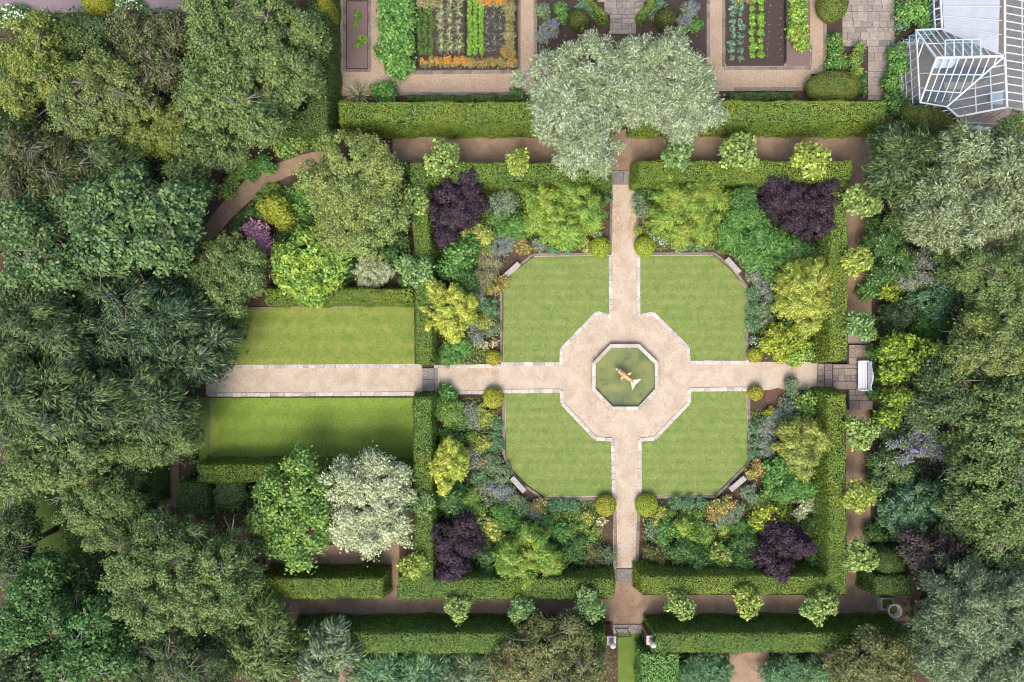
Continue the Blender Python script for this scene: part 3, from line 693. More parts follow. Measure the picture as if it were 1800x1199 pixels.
# ================================================================ STONE BENCHES
def stone_bench(px, py, ang, label):
    x, y, _ = W(px, py, .45); o = empty('stone_bench', (x, y, 0), label, 'bench', 'small stone benches at the corners of the round lawns', ang)
    mb = MB(); mb.slab((0, 0, .42), (1.5, .42, .09), 0, .02); mb.build('seat', M_bench, o)
    for s in (-.5, .5): mb = MB(); mb.box((s, 0, .187), (.16, .34, .375), 0, 0, .9); mb.build('support', M_bench, o)
stone_bench(900, 474.5, rad(42), 'pale stone bench beside the north-west lawn, next to the orange-bronze perennials')
stone_bench(1289, 467, rad(-48), 'pale stone bench beside the north-east lawn, in the corner under the feathery green shrubs')
stone_bench(911, 852, rad(-48), 'pale stone bench beside the south-west lawn, next to the lilac-blue perennials')
stone_bench(1297, 850.5, rad(40), 'pale stone bench beside the south-east lawn, next to the orange perennials')
# wide white bench on the terrace
x, y, _ = W(1510, 660.5, .8); wb_ = empty('white_garden_bench', (x, y, .352), 'wide white bench with a curved crested back at the east end of the main path', 'bench')
M_white = plain('white_paint', (226, 226, 232), .5, .4, k=.8, var=.05)
mb = MB()
for i in range(6): mb.slab((.0 + i * .115, 0, .43), (.10, 2.2, .03), 0, .006)
mb.build('seat', M_white, wb_)
mb = MB(); nseg = 22
for i in range(nseg):
    yy = -1.1 + 2.2 * (i + .5) / nseg; u_ = abs(yy) / 1.1; h = .42 + .30 * (math.cos(min(1, u_ * 1.15) * math.pi) * .5 + .5) + (.06 if u_ > .9 else 0)
    mb.box((.62 + .06, yy, .45 + h / 2), (.04, 2.2 / nseg - .012, h))
for i in range(nseg):
    y0 = -1.1 + 2.2 * i / nseg; y1 = y0 + 2.2 / nseg
    def hh(v): u_ = abs(v) / 1.1; return .45 + .42 + .30 * (math.cos(min(1, u_ * 1.15) * math.pi) * .5 + .5) + (.06 if u_ > .9 else 0)
    mb.bar((.69, y0, hh(y0) + .02), (.69, y1 + .01, hh(y1) + .02), .10, .06)
mb.build('backrest', M_white, wb_)
for s in (-1.13, 1.13):
    mb = MB(); mb.slab((.32, s, .66), (.66, .08, .05), 0, .01); mb.box((.05, s, .44), (.06, .06, .39)); mb.build('armrest', M_white, wb_)
    for dx in (.05, .62): mb = MB(); mb.box((dx, s * .97, .21), (.07, .07, .42)); mb.build('leg', M_white, wb_)
# ================================================================ GATE
def brick():
    t = NT('red_brick'); tc = t.n('ShaderNodeTexCoord'); b = t.n('ShaderNodeTexBrick'); mp = t.n('ShaderNodeMapping'); mp.inputs['Rotation'].default_value = (rad(90), 0, 0)
    t.l(tc.outputs['Object'], mp.inputs[0]); t.l(mp.outputs[0], b.inputs['Vector'])
    b.inputs['Color1'].default_value = col((150, 84, 70), .62); b.inputs['Color2'].default_value = col((120, 70, 62), .62); b.inputs['Mortar'].default_value = col((160, 140, 124), .62)
    b.inputs['Scale'].default_value = 4.4; b.inputs['Mortar Size'].default_value = .03
    return t.done(t.bsdf(b.outputs[0], .85, .2, bump=b.outputs[1], bstr=.2))
M_brick = brick()
for px, py, lb in ((1074.5, 1126, 'red brick gate pier with a stone cap and ball, west of the iron gate'), (1144.5, 1125, 'red brick gate pier with a stone cap and ball, east of the iron gate')):
    x, y, _ = W(px, py, 2.4); o = empty('gate_pier', (x, y, 0), lb, 'gate pier', 'gate piers')
    mb = MB(); mb.box((0, 0, 1.14), (.5, .5, 2.28)); mb.box((0, 0, .14), (.58, .58, .28)); mb.build('brick_pillar', M_brick, o)
    mb = MB(); mb.slab((0, 0, 2.33), (.62, .62, .10), 0, .02); mb.slab((0, 0, 2.43), (.70, .70, .09), 0, .03); mb.box((0, 0, 2.54), (.40, .40, .13), 0, 0, .7); mb.build('cap', M_pale, o)
    mb = MB(); mb.lathe((0, 0, 2.60), [(.17, 0), (.13, .1), (.09, .34), (.11, .4), (.17, .45), (.215, .54), (.23, .64), (.215, .74), (.16, .83), (.08, .88), (.01, .895)], 20); mb.build('ball_finial', M_pale, o, True)
M_iron = plain('black_iron', (44, 48, 56), .5, .5, k=.8)
def gate_leaf(x, y, ang, label):
    o = empty('iron_gate', (x, y, 0), label, 'gate', 'iron gate leaves', ang)
    mb = MB()
    for xx in (.02, .98): mb.box((xx, 0, .95), (.05, .05, 1.7))
    for zz in (.15, .95, 1.35): mb.bar((.02, 0, zz), (.98, 0, zz), .045)
    for i in range(8): mb.bar((.02 + .12 * i, 0, 1.72 + .16 * abs(i - 4) / 4 - .1), (.14 + .12 * i, 0, 1.72 + .16 * abs(i - 3) / 4 - .1), .05)
    mb.build('gate_frame', M_iron, o)
    mb = MB()
    for i in range(1, 9): mb.tube([(i * .11, 0, .15), (i * .11, 0, 1.72 + .08 * abs(i - 4.5) / 4)], [.011, .011], 5)
    mb.tube([(.1 + .0, 0, 1.45), (.3, 0, 1.62), (.5, 0, 1.45), (.7, 0, 1.62), (.9, 0, 1.45)], [.015] * 5, 5)
    mb.build('bars', M_iron, o)
x, y, _ = W(1081, 1104); gate_leaf(x, y, 0, 'black wrought iron gate leaf standing closed beside the west brick pier')
x, y, _ = W(1127.5, 1106); gate_leaf(x, y, rad(-80), 'black wrought iron gate leaf swung open against the east brick pier')
# ================================================================ URN ON ITS TURFED PLINTH
x, y, _ = W(1560, 1062, .6); o = empty('turfed_plinth', (x, y, 0), 'low square stone plinth topped with grass beside the big stone urn', 'plinth')
mb = MB()
for a, b, c, d in ((-.45, 0, .12, .95), (.45, 0, .12, .95), (0, .42, .78, .12), (0, -.42, .78, .12)): mb.slab((a, b, .3), (c, d, .6), 0, .02)
mb.build('stone_border', M_pale, o); mb = MB(); mb.box((0, 0, .28), (.78, .72, .56)); mb.build('turf', M_grass, o)
x, y, _ = W(1575, 1074.5, 1.4); o = empty('stone_urn', (x - .1, y + .05, 0), 'large round carved stone urn with an open mouth at the path corner by the plinth', 'urn')
mb = MB(); mb.box((0, 0, .2), (.7, .7, .4)); mb.box((0, 0, .43), (.56, .56, .06)); mb.build('foot_block', M_pale, o)
mb = MB(); mb.lathe((0, 0, .46), [(.26, 0), (.2, .06), (.12, .14), (.14, .2), (.3, .3), (.38, .5), (.4, .75), (.44, .92), (.55, .98), (.56, 1.03), (.5, 1.05), (.42, 1.0), (.36, .9), (.33, .72), (.3, .7)], 28); mb.build('bowl', M_pale, o, True)
mb = MB(); mb.lathe((0, 0, 1.17), [(.33, 0), (.33, .03), (.2, .05), (.05, .06)], 16); mb.build('moss', M_grass, o)
# ================================================================ GREENHOUSE
def Wv(px, py, z): return Vector(W(px, py, z))
GA, GB, GC_, GN, GF, GG, GE, GS = Wv(1646, 102, 4.2), Wv(1766, 99, 4.2), Wv(1610, 53, 2.6), Wv(1656, 51, 2.6), Wv(1617, 180, 2.6), Wv(1664, 188, 2.6), Wv(1770, 189, 4.2), Wv(1684, 205, 2.6)
GT, GTW = Wv(1766, -60, 4.2), Wv(1650, -60, 2.6); GW2 = Wv(1656, 51, 2.6)
ER, TR, ER2 = Wv(1862, 215, 2.6), Wv(1862, -60, 2.6), Wv(1862, 189, 2.6)
org = Vector((GB.x, GB.y, 0)); gh = empty('greenhouse', org, 'white framed glasshouse with hipped glass roofs and a white shaded roof panel in the corner', 'greenhouse')
t = NT('greenhouse_glass'); gb_ = t.bsdf(col((150, 172, 186), .8), .05, .6); tp = t.n('ShaderNodeBsdfTransparent'); tp.inputs[0].default_value = (.9, .95, .96, 1); mx = t.n('ShaderNodeMixShader'); mx.inputs[0].default_value = .07
t.l(tp.outputs[0], mx.inputs[1]); t.l(gb_, mx.inputs[2]); M_glass = t.done(mx.outputs[0])
M_gwhite = plain('greenhouse_white_paint', (226, 230, 236), .45, .4, k=.6, var=.05)
def panel(name, poly, mat, off=0.0, parent=gh):
    mb = MB(); nn = (poly[1] - poly[0]).cross(poly[2] - poly[0]).normalized()
    if nn.z < 0: nn = -nn
    v = [p - org + nn * off for p in poly]; v2 = [p - nn * .012 for p in v]; n_ = len(v)
    mb.add(v + v2, [tuple(range(n_)), tuple(range(n_, 2 * n_))[::-1]] + [(i, (i + 1) % n_, n_ + (i + 1) % n_, n_ + i) for i in range(n_)]); return mb.build(name, mat, parent)
def lerp(a, b, t_): return a + (b - a) * t_
def bars(mb, a0, a1, b0, b1, n, w=.06, ends=True):
    for i in range(n + 1):
        if not ends and i in (0, n): continue
        t_ = i / n; mb.bar(lerp(a0, a1, t_) - org, lerp(b0, b1, t_) - org, w, .05)
wroof = [(GC_, GA, GF), (GC_, GN, GB, GA), (GA, GB, GG, GF), (GB, GE, GS, GG)]
for poly in wroof: panel('glass_pane', list(poly), M_glass, -.05)
panel('glass_pane', [GT, TR, ER, GE], M_glass, -.05)
panel('white_roof', [lerp(GTW, GT, .02), lerp(GTW, GT, .94), lerp(GN, GB, .9), lerp(GN, GB, .03)], plain('shading_sheet', (196, 204, 210), .6, .3, k=.55, scale=1.6, var=.12), .06)
mb = MB()
for a, b, w in ((GC_, GA, .12), (GA, GF, .12), (GA, GB, .16), (GB, GG, .12), (GB, GE, .15), (GB, GT, .15), (GE, GS, .12), (GC_, GN, .1), (GN, GB, .1), (GF, GG, .08), (GG, GS, .1), (GC_, GF, .1), (GTW, GN, .12), (GE, ER, .1)): mb.bar(a - org, b - org, w, .10)
mb.build('ridge_frame', M_gwhite, gh)
mb = MB()
bars(mb, GA, GB, lerp(GF, GG, -1.1), lerp(GF, GG, 2.0), 8, .05)
mb = MB()
# south slope rafters run parallel to the hip A-F
d_ = GF - GA
for i in range(1, 9):
    a = lerp(GA, GB, i / 9); # stop at the valley B-G
    b = a + d_; t_ = 1.0
    dv = GG - GB
    den = d_.x * dv.y - d_.y * dv.x; q = GB - a; tt = (q.x * dv.y - q.y * dv.x) / den if abs(den) > 1e-6 else 1
    mb.bar(a - org, a + d_ * max(.05, min(1, tt)) - org, .075, .05)
for f_ in (.36, .72): a = lerp(GA, GF, f_); b = lerp(GB, GG, f_); mb.bar(a - org, b - org, .075, .05)
for i in range(1, 5): mb.bar(lerp(GC_, GF, i / 5) - org, lerp(GC_, GA, i / 5) - org, .075, .05) if i < 3 else mb.bar(lerp(GC_, GF, i / 5) - org, lerp(GA, GF, (i - 2) / 3) - org, .075, .05)
def hit(p, d, q, r):
    e_ = r - q; den = d.x * e_.y - d.y * e_.x; w_ = q - p
    return p + d * ((w_.x * e_.y - w_.y * e_.x) / den)
for i in range(1, 10):   # north slope rafters, parallel to the hip C-A, cut at the valley N-B
    p = lerp(GA, GB, i / 10); h_ = hit(p, GC_ - GA, GN, GB); h_ = h_ if (h_ - p).length < (GC_ - GA).length else p + (GC_ - GA); mb.bar(p - org, h_ - org, .06, .05)
mb.bar(lerp(GC_, GA, .5) - org, lerp(GN, GB, .5) - org, .065, .05)
for i in range(1, 6): p = lerp(GB, GE, i / 6); mb.bar(p - org, hit(p, GS - GE, GB, GG) - org, .07, .05)
for f_ in (.3, .62): p = lerp(GE, GS, f_); mb.bar(p - org, hit(p, GB - GE, GB, GG) - org, .07, .05)
for i in range(1, 6): p = lerp(GT, GB, i / 6.5) + Vector((-.3, 0, .12)); q = lerp(GTW, GN, i / 6.5) + Vector((.1, -.9, .14)); mb.bar(p - org, q - org, .04, .04)
for i in range(0, 19): a = lerp(GT, GE, i / 18); b = Vector((TR.x, a.y, 2.6)); mb.bar(a - org, b - org, .075, .05)
for f_ in (.3, .55, .8): a = lerp(GT, TR, f_); b = lerp(GE, ER, f_); mb.bar(a - org, b - org, .075, .05)
for i in range(7): a = lerp(GTW, GN, i / 6); mb.bar(a - org + Vector((0, 0, .02)), a - org + Vector((-.35, 0, -.25)), .075, .05)
mb.bar(GTW - org + Vector((-.35, 0, -.25)), GN - org + Vector((-.35, 0, -.25)), .06, .05)
mb.build('glazing_bars', M_gwhite, gh)
# open roof light propped on the north slope
mb = MB(); q0, q1 = lerp(GA, GB, .12), lerp(GA, GB, .64); up_ = (lerp(GN, GB, .3) - lerp(GA, GB, .3)).normalized(); 
top0, top1 = q0 + Vector((0, 1.25, .06)), q1 + Vector((0, 1.25, .06))
for i in range(5): mb.bar(lerp(q0, q1, i / 4) - org + Vector((0, 0, .06)), lerp(top0, top1, i / 4) - org, .075, .05)
mb.bar(top0 - org, top1 - org, .06, .05); vent = mb.build('roof_light', M_gwhite, gh)
panel('roof_light_pane', [q0 + Vector((0, 0, .05)), q1 + Vector((0, 0, .05)), top1, top0], M_glass, 0).parent = vent
# interior blind under the ridge, glass walls, dwarf wall
panel('blind', [lerp(GA, GB, .03), lerp(GA, GB, .42), lerp(lerp(GA, GB, .3), lerp(GF, GG, .8), .22), lerp(lerp(GA, GB, .0), lerp(GF, GG, .05), .24)], M_gwhite, -.3)
def wall(a, b, n, zt=2.6):
    mb = MB(); A0, B0 = Vector((a.x, a.y, 0)), Vector((b.x, b.y, 0))
    for i in range(n + 1): p = lerp(A0, B0, i / n); q = lerp(a, b, i / n); mb.bar(p + Vector((0, 0, .4)) - org, q - org, .055)
    for h in (.95, 1.7): mb.bar(A0 + Vector((0, 0, h)) - org, B0 + Vector((0, 0, h)) - org, .05)
    mb.build('wall_frame', M_gwhite, gh); mb = MB(); mb.bar(A0 + Vector((0, 0, .2)) - org, B0 + Vector((0, 0, .2)) - org, .25, .4); mb.build('dwarf_wall', M_gwhite, gh)
    panel('wall_glass', [A0 + Vector((0, .001, .4)), B0 + Vector((0, 0, .4)), b, a], M_glass, 0)
wall(GC_, GF, 8); wall(GF, GG, 3); wall(GG, GS, 2); wall(GTW, GN, 8); wall(GC_, GN, 4)
# south gable of the long house
mb = MB(); SE_ = ER
for i in range(10): p = lerp(GS, SE_, i / 9); zt = 2.6 + 1.6 * (1 - min(1, abs((p.x - GE.x) / max(.1, (GE.x - GS.x))))) if p.x < GE.x else 2.6 + 1.6 * max(0, 1 - (p.x - GE.x) / (SE_.x - GE.x)); mb.bar(Vector((p.x, p.y, .3)) - org, Vector((p.x, p.y + (GE.y - GS.y) * (zt - 2.6) / 1.6 * .9, zt)) - org, .05)
mb.bar(Vector((GS.x, GS.y, .3)) - org, Vector((SE_.x, SE_.y, .3)) - org, .2, .3); mb.bar(Vector((GS.x, GS.y, 1.5)) - org, Vector((SE_.x, SE_.y, 1.5)) - org, .05)
mb.build('gable_frame', M_gwhite, gh)
# floor and staging inside
M_tile = plain('greenhouse_floor_tiles', (166, 140, 122), .6, .4, scale=2.5, var=.3); mb = MB(); mb.prism([(p.x - org.x, p.y - org.y) for p in (GC_, GN, GTW, TR, ER, GS, GG, GF)], -.02, .03); mb.build('floor', M_tile, gh)
M_wood = plain('staging_wood', (196, 170, 140), k=.62); M_slate = plain('dark_slate_staging', (84, 90, 104), .4, .5)
for px, py, sx, sy, h, mt, lb in ((1690, 150, 2.6, .55, .75, M_wood, 'pale wooden staging table inside the glasshouse, under the middle of the glass roof'), (1700, 128, 3.4, .8, .8, M_slate, 'dark slate-topped staging table inside the glasshouse below the ridge'),
        (1648, 168, 1.6, .6, .7, M_slate, 'dark staging table inside the glasshouse near its west wall'), (1752, 172, 1.0, 1.0, .6, M_gwhite, 'white square table inside the glasshouse near the south gable')):
    x, y, _ = W(px, py, h); o = empty('staging_table', (x, y, 0), lb, 'table', 'staging tables in the glasshouse'); mb = MB(); mb.slab((0, 0, h - .03), (sx, sy, .06), 0, .01); mb.build('table_top', mt, o)
    for dx in (-1, 1):
        for dy in (-1, 1): mb = MB(); mb.box((dx * (sx / 2 - .06), dy * (sy / 2 - .06), (h - .06) / 2), (.06, .06, h - .06)); mb.build('leg', mt, o)
# ================================================================ HEDGES
hedge('yew_hedge', 'hedge', (597, 180, 1070, 214), 3.0, 'long clipped hedge below the west kitchen garden path, running under the silver tree', .35)
hedge('yew_hedge', 'hedge', (1120, 178, 1556, 213), 3.0, 'long clipped hedge below the east kitchen garden, ending near the paved path', .35)
hedge('yew_hedge', 'hedgedark', None, 3.0, 'dark clipped corner hedge between the big rounded tree and the narrow kitchen garden path', .3, poly=[(488, 196), (540, 196), (540, -40), (575, -40), (575, 226), (488, 226)])
hedge('yew_hedge', 'hedgeteal', None, 2.5, 'clipped corner hedge around the north-west border, behind the purple shrub', .3, poly=[(722, 287), (1072, 286), (1072, 318), (750, 318), (758, 505), (758, 634), (733, 634), (731, 505)])
hedge('yew_hedge', 'hedge', (1122, 284, 1497, 317), 2.5, 'clipped hedge behind the lime shrub and purple shrub of the north-east border', .3)
hedge('yew_hedge', 'hedge', (1458, 318, 1489, 630), 2.5, 'clipped hedge along the east path, north of the stone terrace', .35)
hedge('yew_hedge', 'hedge', None, 2.5, 'clipped corner hedge around the south-east border, south of the stone terrace', .32, poly=[(1455, 694), (1486, 694), (1488, 1044), (1128, 1044), (1128, 1014), (1457, 1014)])
hedge('yew_hedge', 'hedgeteal', None, 2.5, 'clipped corner hedge around the south-west border, with the cream tree behind it', .32, poly=[(728, 700), (757, 700), (760, 1020), (1078, 1018), (1078, 1046), (1076, 1052), (700, 1054), (700, 1012), (728, 1012)])
hedge('yew_hedge', 'hedge', (462, 1018, 672, 1052), 2.6, 'short free-standing block of clipped hedge south of the cream tree', .3)
hedge('yew_hedge', 'hedgeteal', (512, 1114, 1064, 1148), 3.0, 'long dark-faced hedge at the bottom edge, west of the iron gate', .32)
hedge('yew_hedge', 'hedgeteal', (1150, 1114, 1592, 1147), 3.0, 'long dark-faced hedge at the bottom edge, east of the iron gate', .32)
hedge('yew_hedge', 'hedge', (466, 509, 726, 530), 1.8, 'low clipped hedge above the upper west lawn', .3)
hedge('yew_hedge', 'hedge', (346, 818, 722, 848), 2.4, 'clipped hedge with bright yellow-green top below the lower west lawn', .25)
hedge('yew_hedge', 'hedgedark', (312, 850, 362, 903), 2.4, 'square dark green hedge block beside the small brown path', .2)
hedge('yew_hedge', 'hedgedark', (246, 822, 270, 884), 2.4, 'narrow dark hedge on the woodland side of the small brown path', .15)
hedge('yew_hedge', 'hedgedark', (1540, 1014, 1606, 1046), 2.6, 'dark clipped hedge stub north of the stone urn', .2)
hedge('box_hedge', 'hedgedark', (716, 167, 930, 178), .6, 'low dark strip of box between the west kitchen garden path and the tall hedge', .08)
hedge('box_hedge', 'hedgedark', (1282, 163, 1398, 176), .6, 'low dark strip of box between the east kitchen garden path and the tall hedge', .08)
hedge('box_hedge', 'hedge', None, .8, 'low diagonal box edging left of the paving above the silver tree', .05, poly=[(1022, -8), (1034, -8), (1066, 27), (1066, 36), (1056, 36)])
hedge('box_hedge', 'hedge', None, .8, 'low diagonal box edging right of the paving above the silver tree', .05, poly=[(1163, -8), (1151, -8), (1120, 26), (1120, 36), (1130, 36)])
hedge('yew_hedge', 'bean', (1128, 1150, 1192, 1230), 2.2, 'loose bright green hedge block below the east gate pier', .1, leaf=.14)
# ================================================================ CLIPPED DOMES AND BALLS
ball('yew_dome', 'yew', 1466, 153, 47, 1.9, 'broad oval clipped dome beside the paved path and above the tall hedge', ryp=30)
ball('yew_dome', 'yew', 1465, 8, 26, 1.8, 'clipped dome cut off by the top edge beside the wide paving', ryp=27)
ball('yew_dome', 'yewdark', 1637, 210, 57, 2.2, 'large dark clipped dome in front of the glasshouse', ryp=30, rot=rad(-24))
ball('yew_dome', 'yewdark', 1018, 33, 18, 1.7, 'small dark clipped dome left of the paving, tucked under the silver tree', ryp=18)
ball('yew_dome', 'yewdark', 1170, 30, 18, 1.7, 'small dark clipped dome right of the paving, beside the silver tree', ryp=18)
ball('yew_dome', 'domegold', 171, 8, 27, 1.8, 'yellow clipped dome at the top edge between white flowers', ryp=20)
ball('yew_dome', 'domegold', 574, 16, 14, 3.6, 'yellow clipped dome rising out of the hedge by the big tree', ryp=19)
ball('yew_dome', 'hedgedark', 1561, 988, 33, 2.4, 'dark green clipped mound beside the east path near the stone urn', ryp=28)
for pal, px, py, r, lb in (('ballgreen', 1055.5, 434, 17.5, 'gold-green clipped ball at the north end of the west lawns, left of the path'), ('ballgreen', 1133.5, 433, 18, 'bright lime clipped ball right of the north path'),
    ('ballgold', 867, 629, 13.5, 'yellow clipped ball north of the west path'), ('ballgold', 866.5, 699.5, 18, 'yellow clipped ball south of the west path'), ('ballgold', 1065, 889.5, 18.5, 'gold clipped ball left of the south path'),
    ('ballgreen', 1136.5, 889, 19.5, 'large gold-green clipped ball right of the south path'), ('ballgold', 1328, 624, 13, 'yellow clipped ball north of the east path'), ('ballgold', 1329, 691, 13, 'yellow-orange clipped ball south of the east path')):
    ball('box_ball', pal, px, py, r, 1.0, lb, leaf=.07, group='clipped balls at the lawn corners')
# ================================================================ STANDARD TREES ALONG THE OUTER PATHS
def standard_proto(pal, size, label, seed):
    rng = np.random.default_rng(seed); root = empty('standard_tree', (0, 0, 0), label, 'tree', 'mop-headed standard trees along the hedged paths')
    lobes = [[0, 0, 2.75, .84 * size, .8 * size, .72]] + [[math.cos(q) * .68, math.sin(q) * .68, 2.7 + rng.uniform(-.15, .15), rng.uniform(.3, .5) * size, rng.uniform(.3, .5) * size, .45] for q in rng.uniform(0, 6.28, 6)]
    P, N, D, L, Wd, dr, C = crown_arrays(rng, lobes, 'mop', .85, -.5)
    link('crown', leaf_mesh('crown', P, N, D, L, Wd, LM(pal), dr), root)
    mb = trunk_mb(rng, (0, 0), C, 3.3, .06, 10); mb.build('trunk', M_bark, root, True); return root
protos = [standard_proto(p, s, '', 50 + i) for i, (p, s) in enumerate((('standard', 1.0), ('standardgreen', 1.0), ('standardyellow', .95), ('standard', .92), ('standard', 1.0), ('standardgreen', .95), ('standardyellow', 1.0)))]
used = set(); NTH = [0]
def standard(px, py, k, rz, sc, label):
    NTH[0] += 1; k = k + 4 if (NTH[0] % 2 and k < 3) else k; src = protos[k]
    if k in used:
        root = src.copy(); COL.objects.link(root)
        for ch in src.children: c = ch.copy(); c.parent = root; COL.objects.link(c)
    else: root = src; used.add(k)
    x, y, _ = W(px, py, 2.7); root.location = (x, y, 0); root.rotation_euler = (0, 0, rz); root.scale = (sc, sc, 1.0 + (sc - 1) * .5); root['label'] = label
for a in ((780, 282, 0, 0.3, 1.32, 'mop-headed standard tree at the hedge corner just above the north-west purple shrub'), (910, 284, 2, 1.2, 1.02, 'bright yellow-green standard tree on the north hedge, left of the silver tree'),
    (1190, 272, 1, 2.0, 1.22, 'grey-green standard tree touching the lower right of the silver tree'), (1298, 270, 0, 4.0, 1.36, 'mop-headed standard tree on the north hedge, above the lime shrub'),
    (1421, 283, 2, 5.0, 1.36, 'yellow-green standard tree just above the north-east purple shrub'), (728, 357, 0, 2.2, 1.08, 'standard tree left of the north-west purple shrub, above white flowers'),
    (1511, 358, 0, 5.5, 1.36, 'standard tree right of the north-east purple shrub on the east path'), (730, 477, 1, 0.9, 1.22, 'standard tree between the pale round shrub and the west hedge'),
    (1505, 460, 2, 2.9, 1.1, 'yellow-green standard tree on the east path beside the pink-flecked bush'), (1512, 572, 1, 3.7, 1.1, 'dark grey-green standard tree just north of the stone terrace'),
    (1511, 758, 3, 4.4, 1.28, 'pale standard tree just south of the stone terrace'), (740, 886, 1, 1.4, 0.92, 'standard tree in the hedge line at the right edge of the cream tree'),
    (1506, 870, 2, 0.2, 1.18, 'yellow-green standard tree on the east path beside the purple-spiked bush'), (726, 993, 2, 3.3, 1.05, 'yellow-green standard tree left of the south-west purple shrub'),
    (1507, 975, 3, 5.9, 1.22, 'pale-tipped standard tree beside the dark clipped mound on the east path'), (806, 1070, 3, 2.6, 1.0, 'leftmost standard tree on the south path, below the south-west purple shrub'),
    (915, 1071, 1, 5.1, 1.0, 'rounded standard tree on the south path, second from the left'), (1034, 1062, 1, 0.1, 1.14, 'standard tree on the south path just west of the gate'),
    (1197, 1061, 0, 1.8, 1.06, 'standard tree on the south path just east of the gate'), (1313, 1056, 2, 4.8, 1.14, 'middle standard tree of the south path, east of the gate'),
    (1435, 1061, 0, 3.1, 1.24, 'standard tree on the south path nearest to the stone urn')): standard(*a)
# ================================================================ TREES
T = tree
T('silver_leaved_tree', 'silver', 'silver', [(980, 142, 56), (1045, 118, 58), (995, 195, 62), (1065, 165, 62), (1125, 108, 44), (1175, 110, 50), (1190, 150, 66), (1222, 185, 46), (1035, 240, 52), (1010, 262, 36), (1056, 286, 19), (1130, 165, 52), (1200, 212, 30)], 7.0, 'huge silver-leaved tree over the head of the north path', zbase=2.5, dens=1.0, twigs=16, bare=14, size=.95)
T('spreading_tree', 'small', 'paleolive', [(618, 285, 62), (660, 300, 46), (575, 320, 50), (620, 350, 72), (665, 380, 48), (600, 400, 44), (640, 425, 34)], 5.5, 'broad olive-green tree beside the curved path, left of the hedge corner', size=1.0)
T('cream_tree', 'cream', 'cream', [(645, 885, 66), (610, 850, 40), (680, 850, 42), (612, 920, 40), (680, 920, 40), (645, 945, 34), (650, 818, 22)], 5, 'round cream-white variegated tree beside the hedge, with a lime tree on its left', zbase=1.4)
T('lime_tree', 'bigleaf', 'limedark', [(500, 900, 52), (545, 860, 44), (530, 815, 30), (480, 860, 38), (545, 930, 44), (500, 950, 40), (525, 985, 22), (460, 915, 26), (565, 900, 30)], 5, 'lumpy bright green tree just left of the cream tree')
T('lime_tree', 'bigleaf', 'lime', [(540, 440, 42), (520, 480, 42), (575, 470, 38), (505, 460, 34), (550, 510, 30), (590, 445, 26)], 4.2, 'bright green small tree above the upper west lawn, left of the pale round shrub')
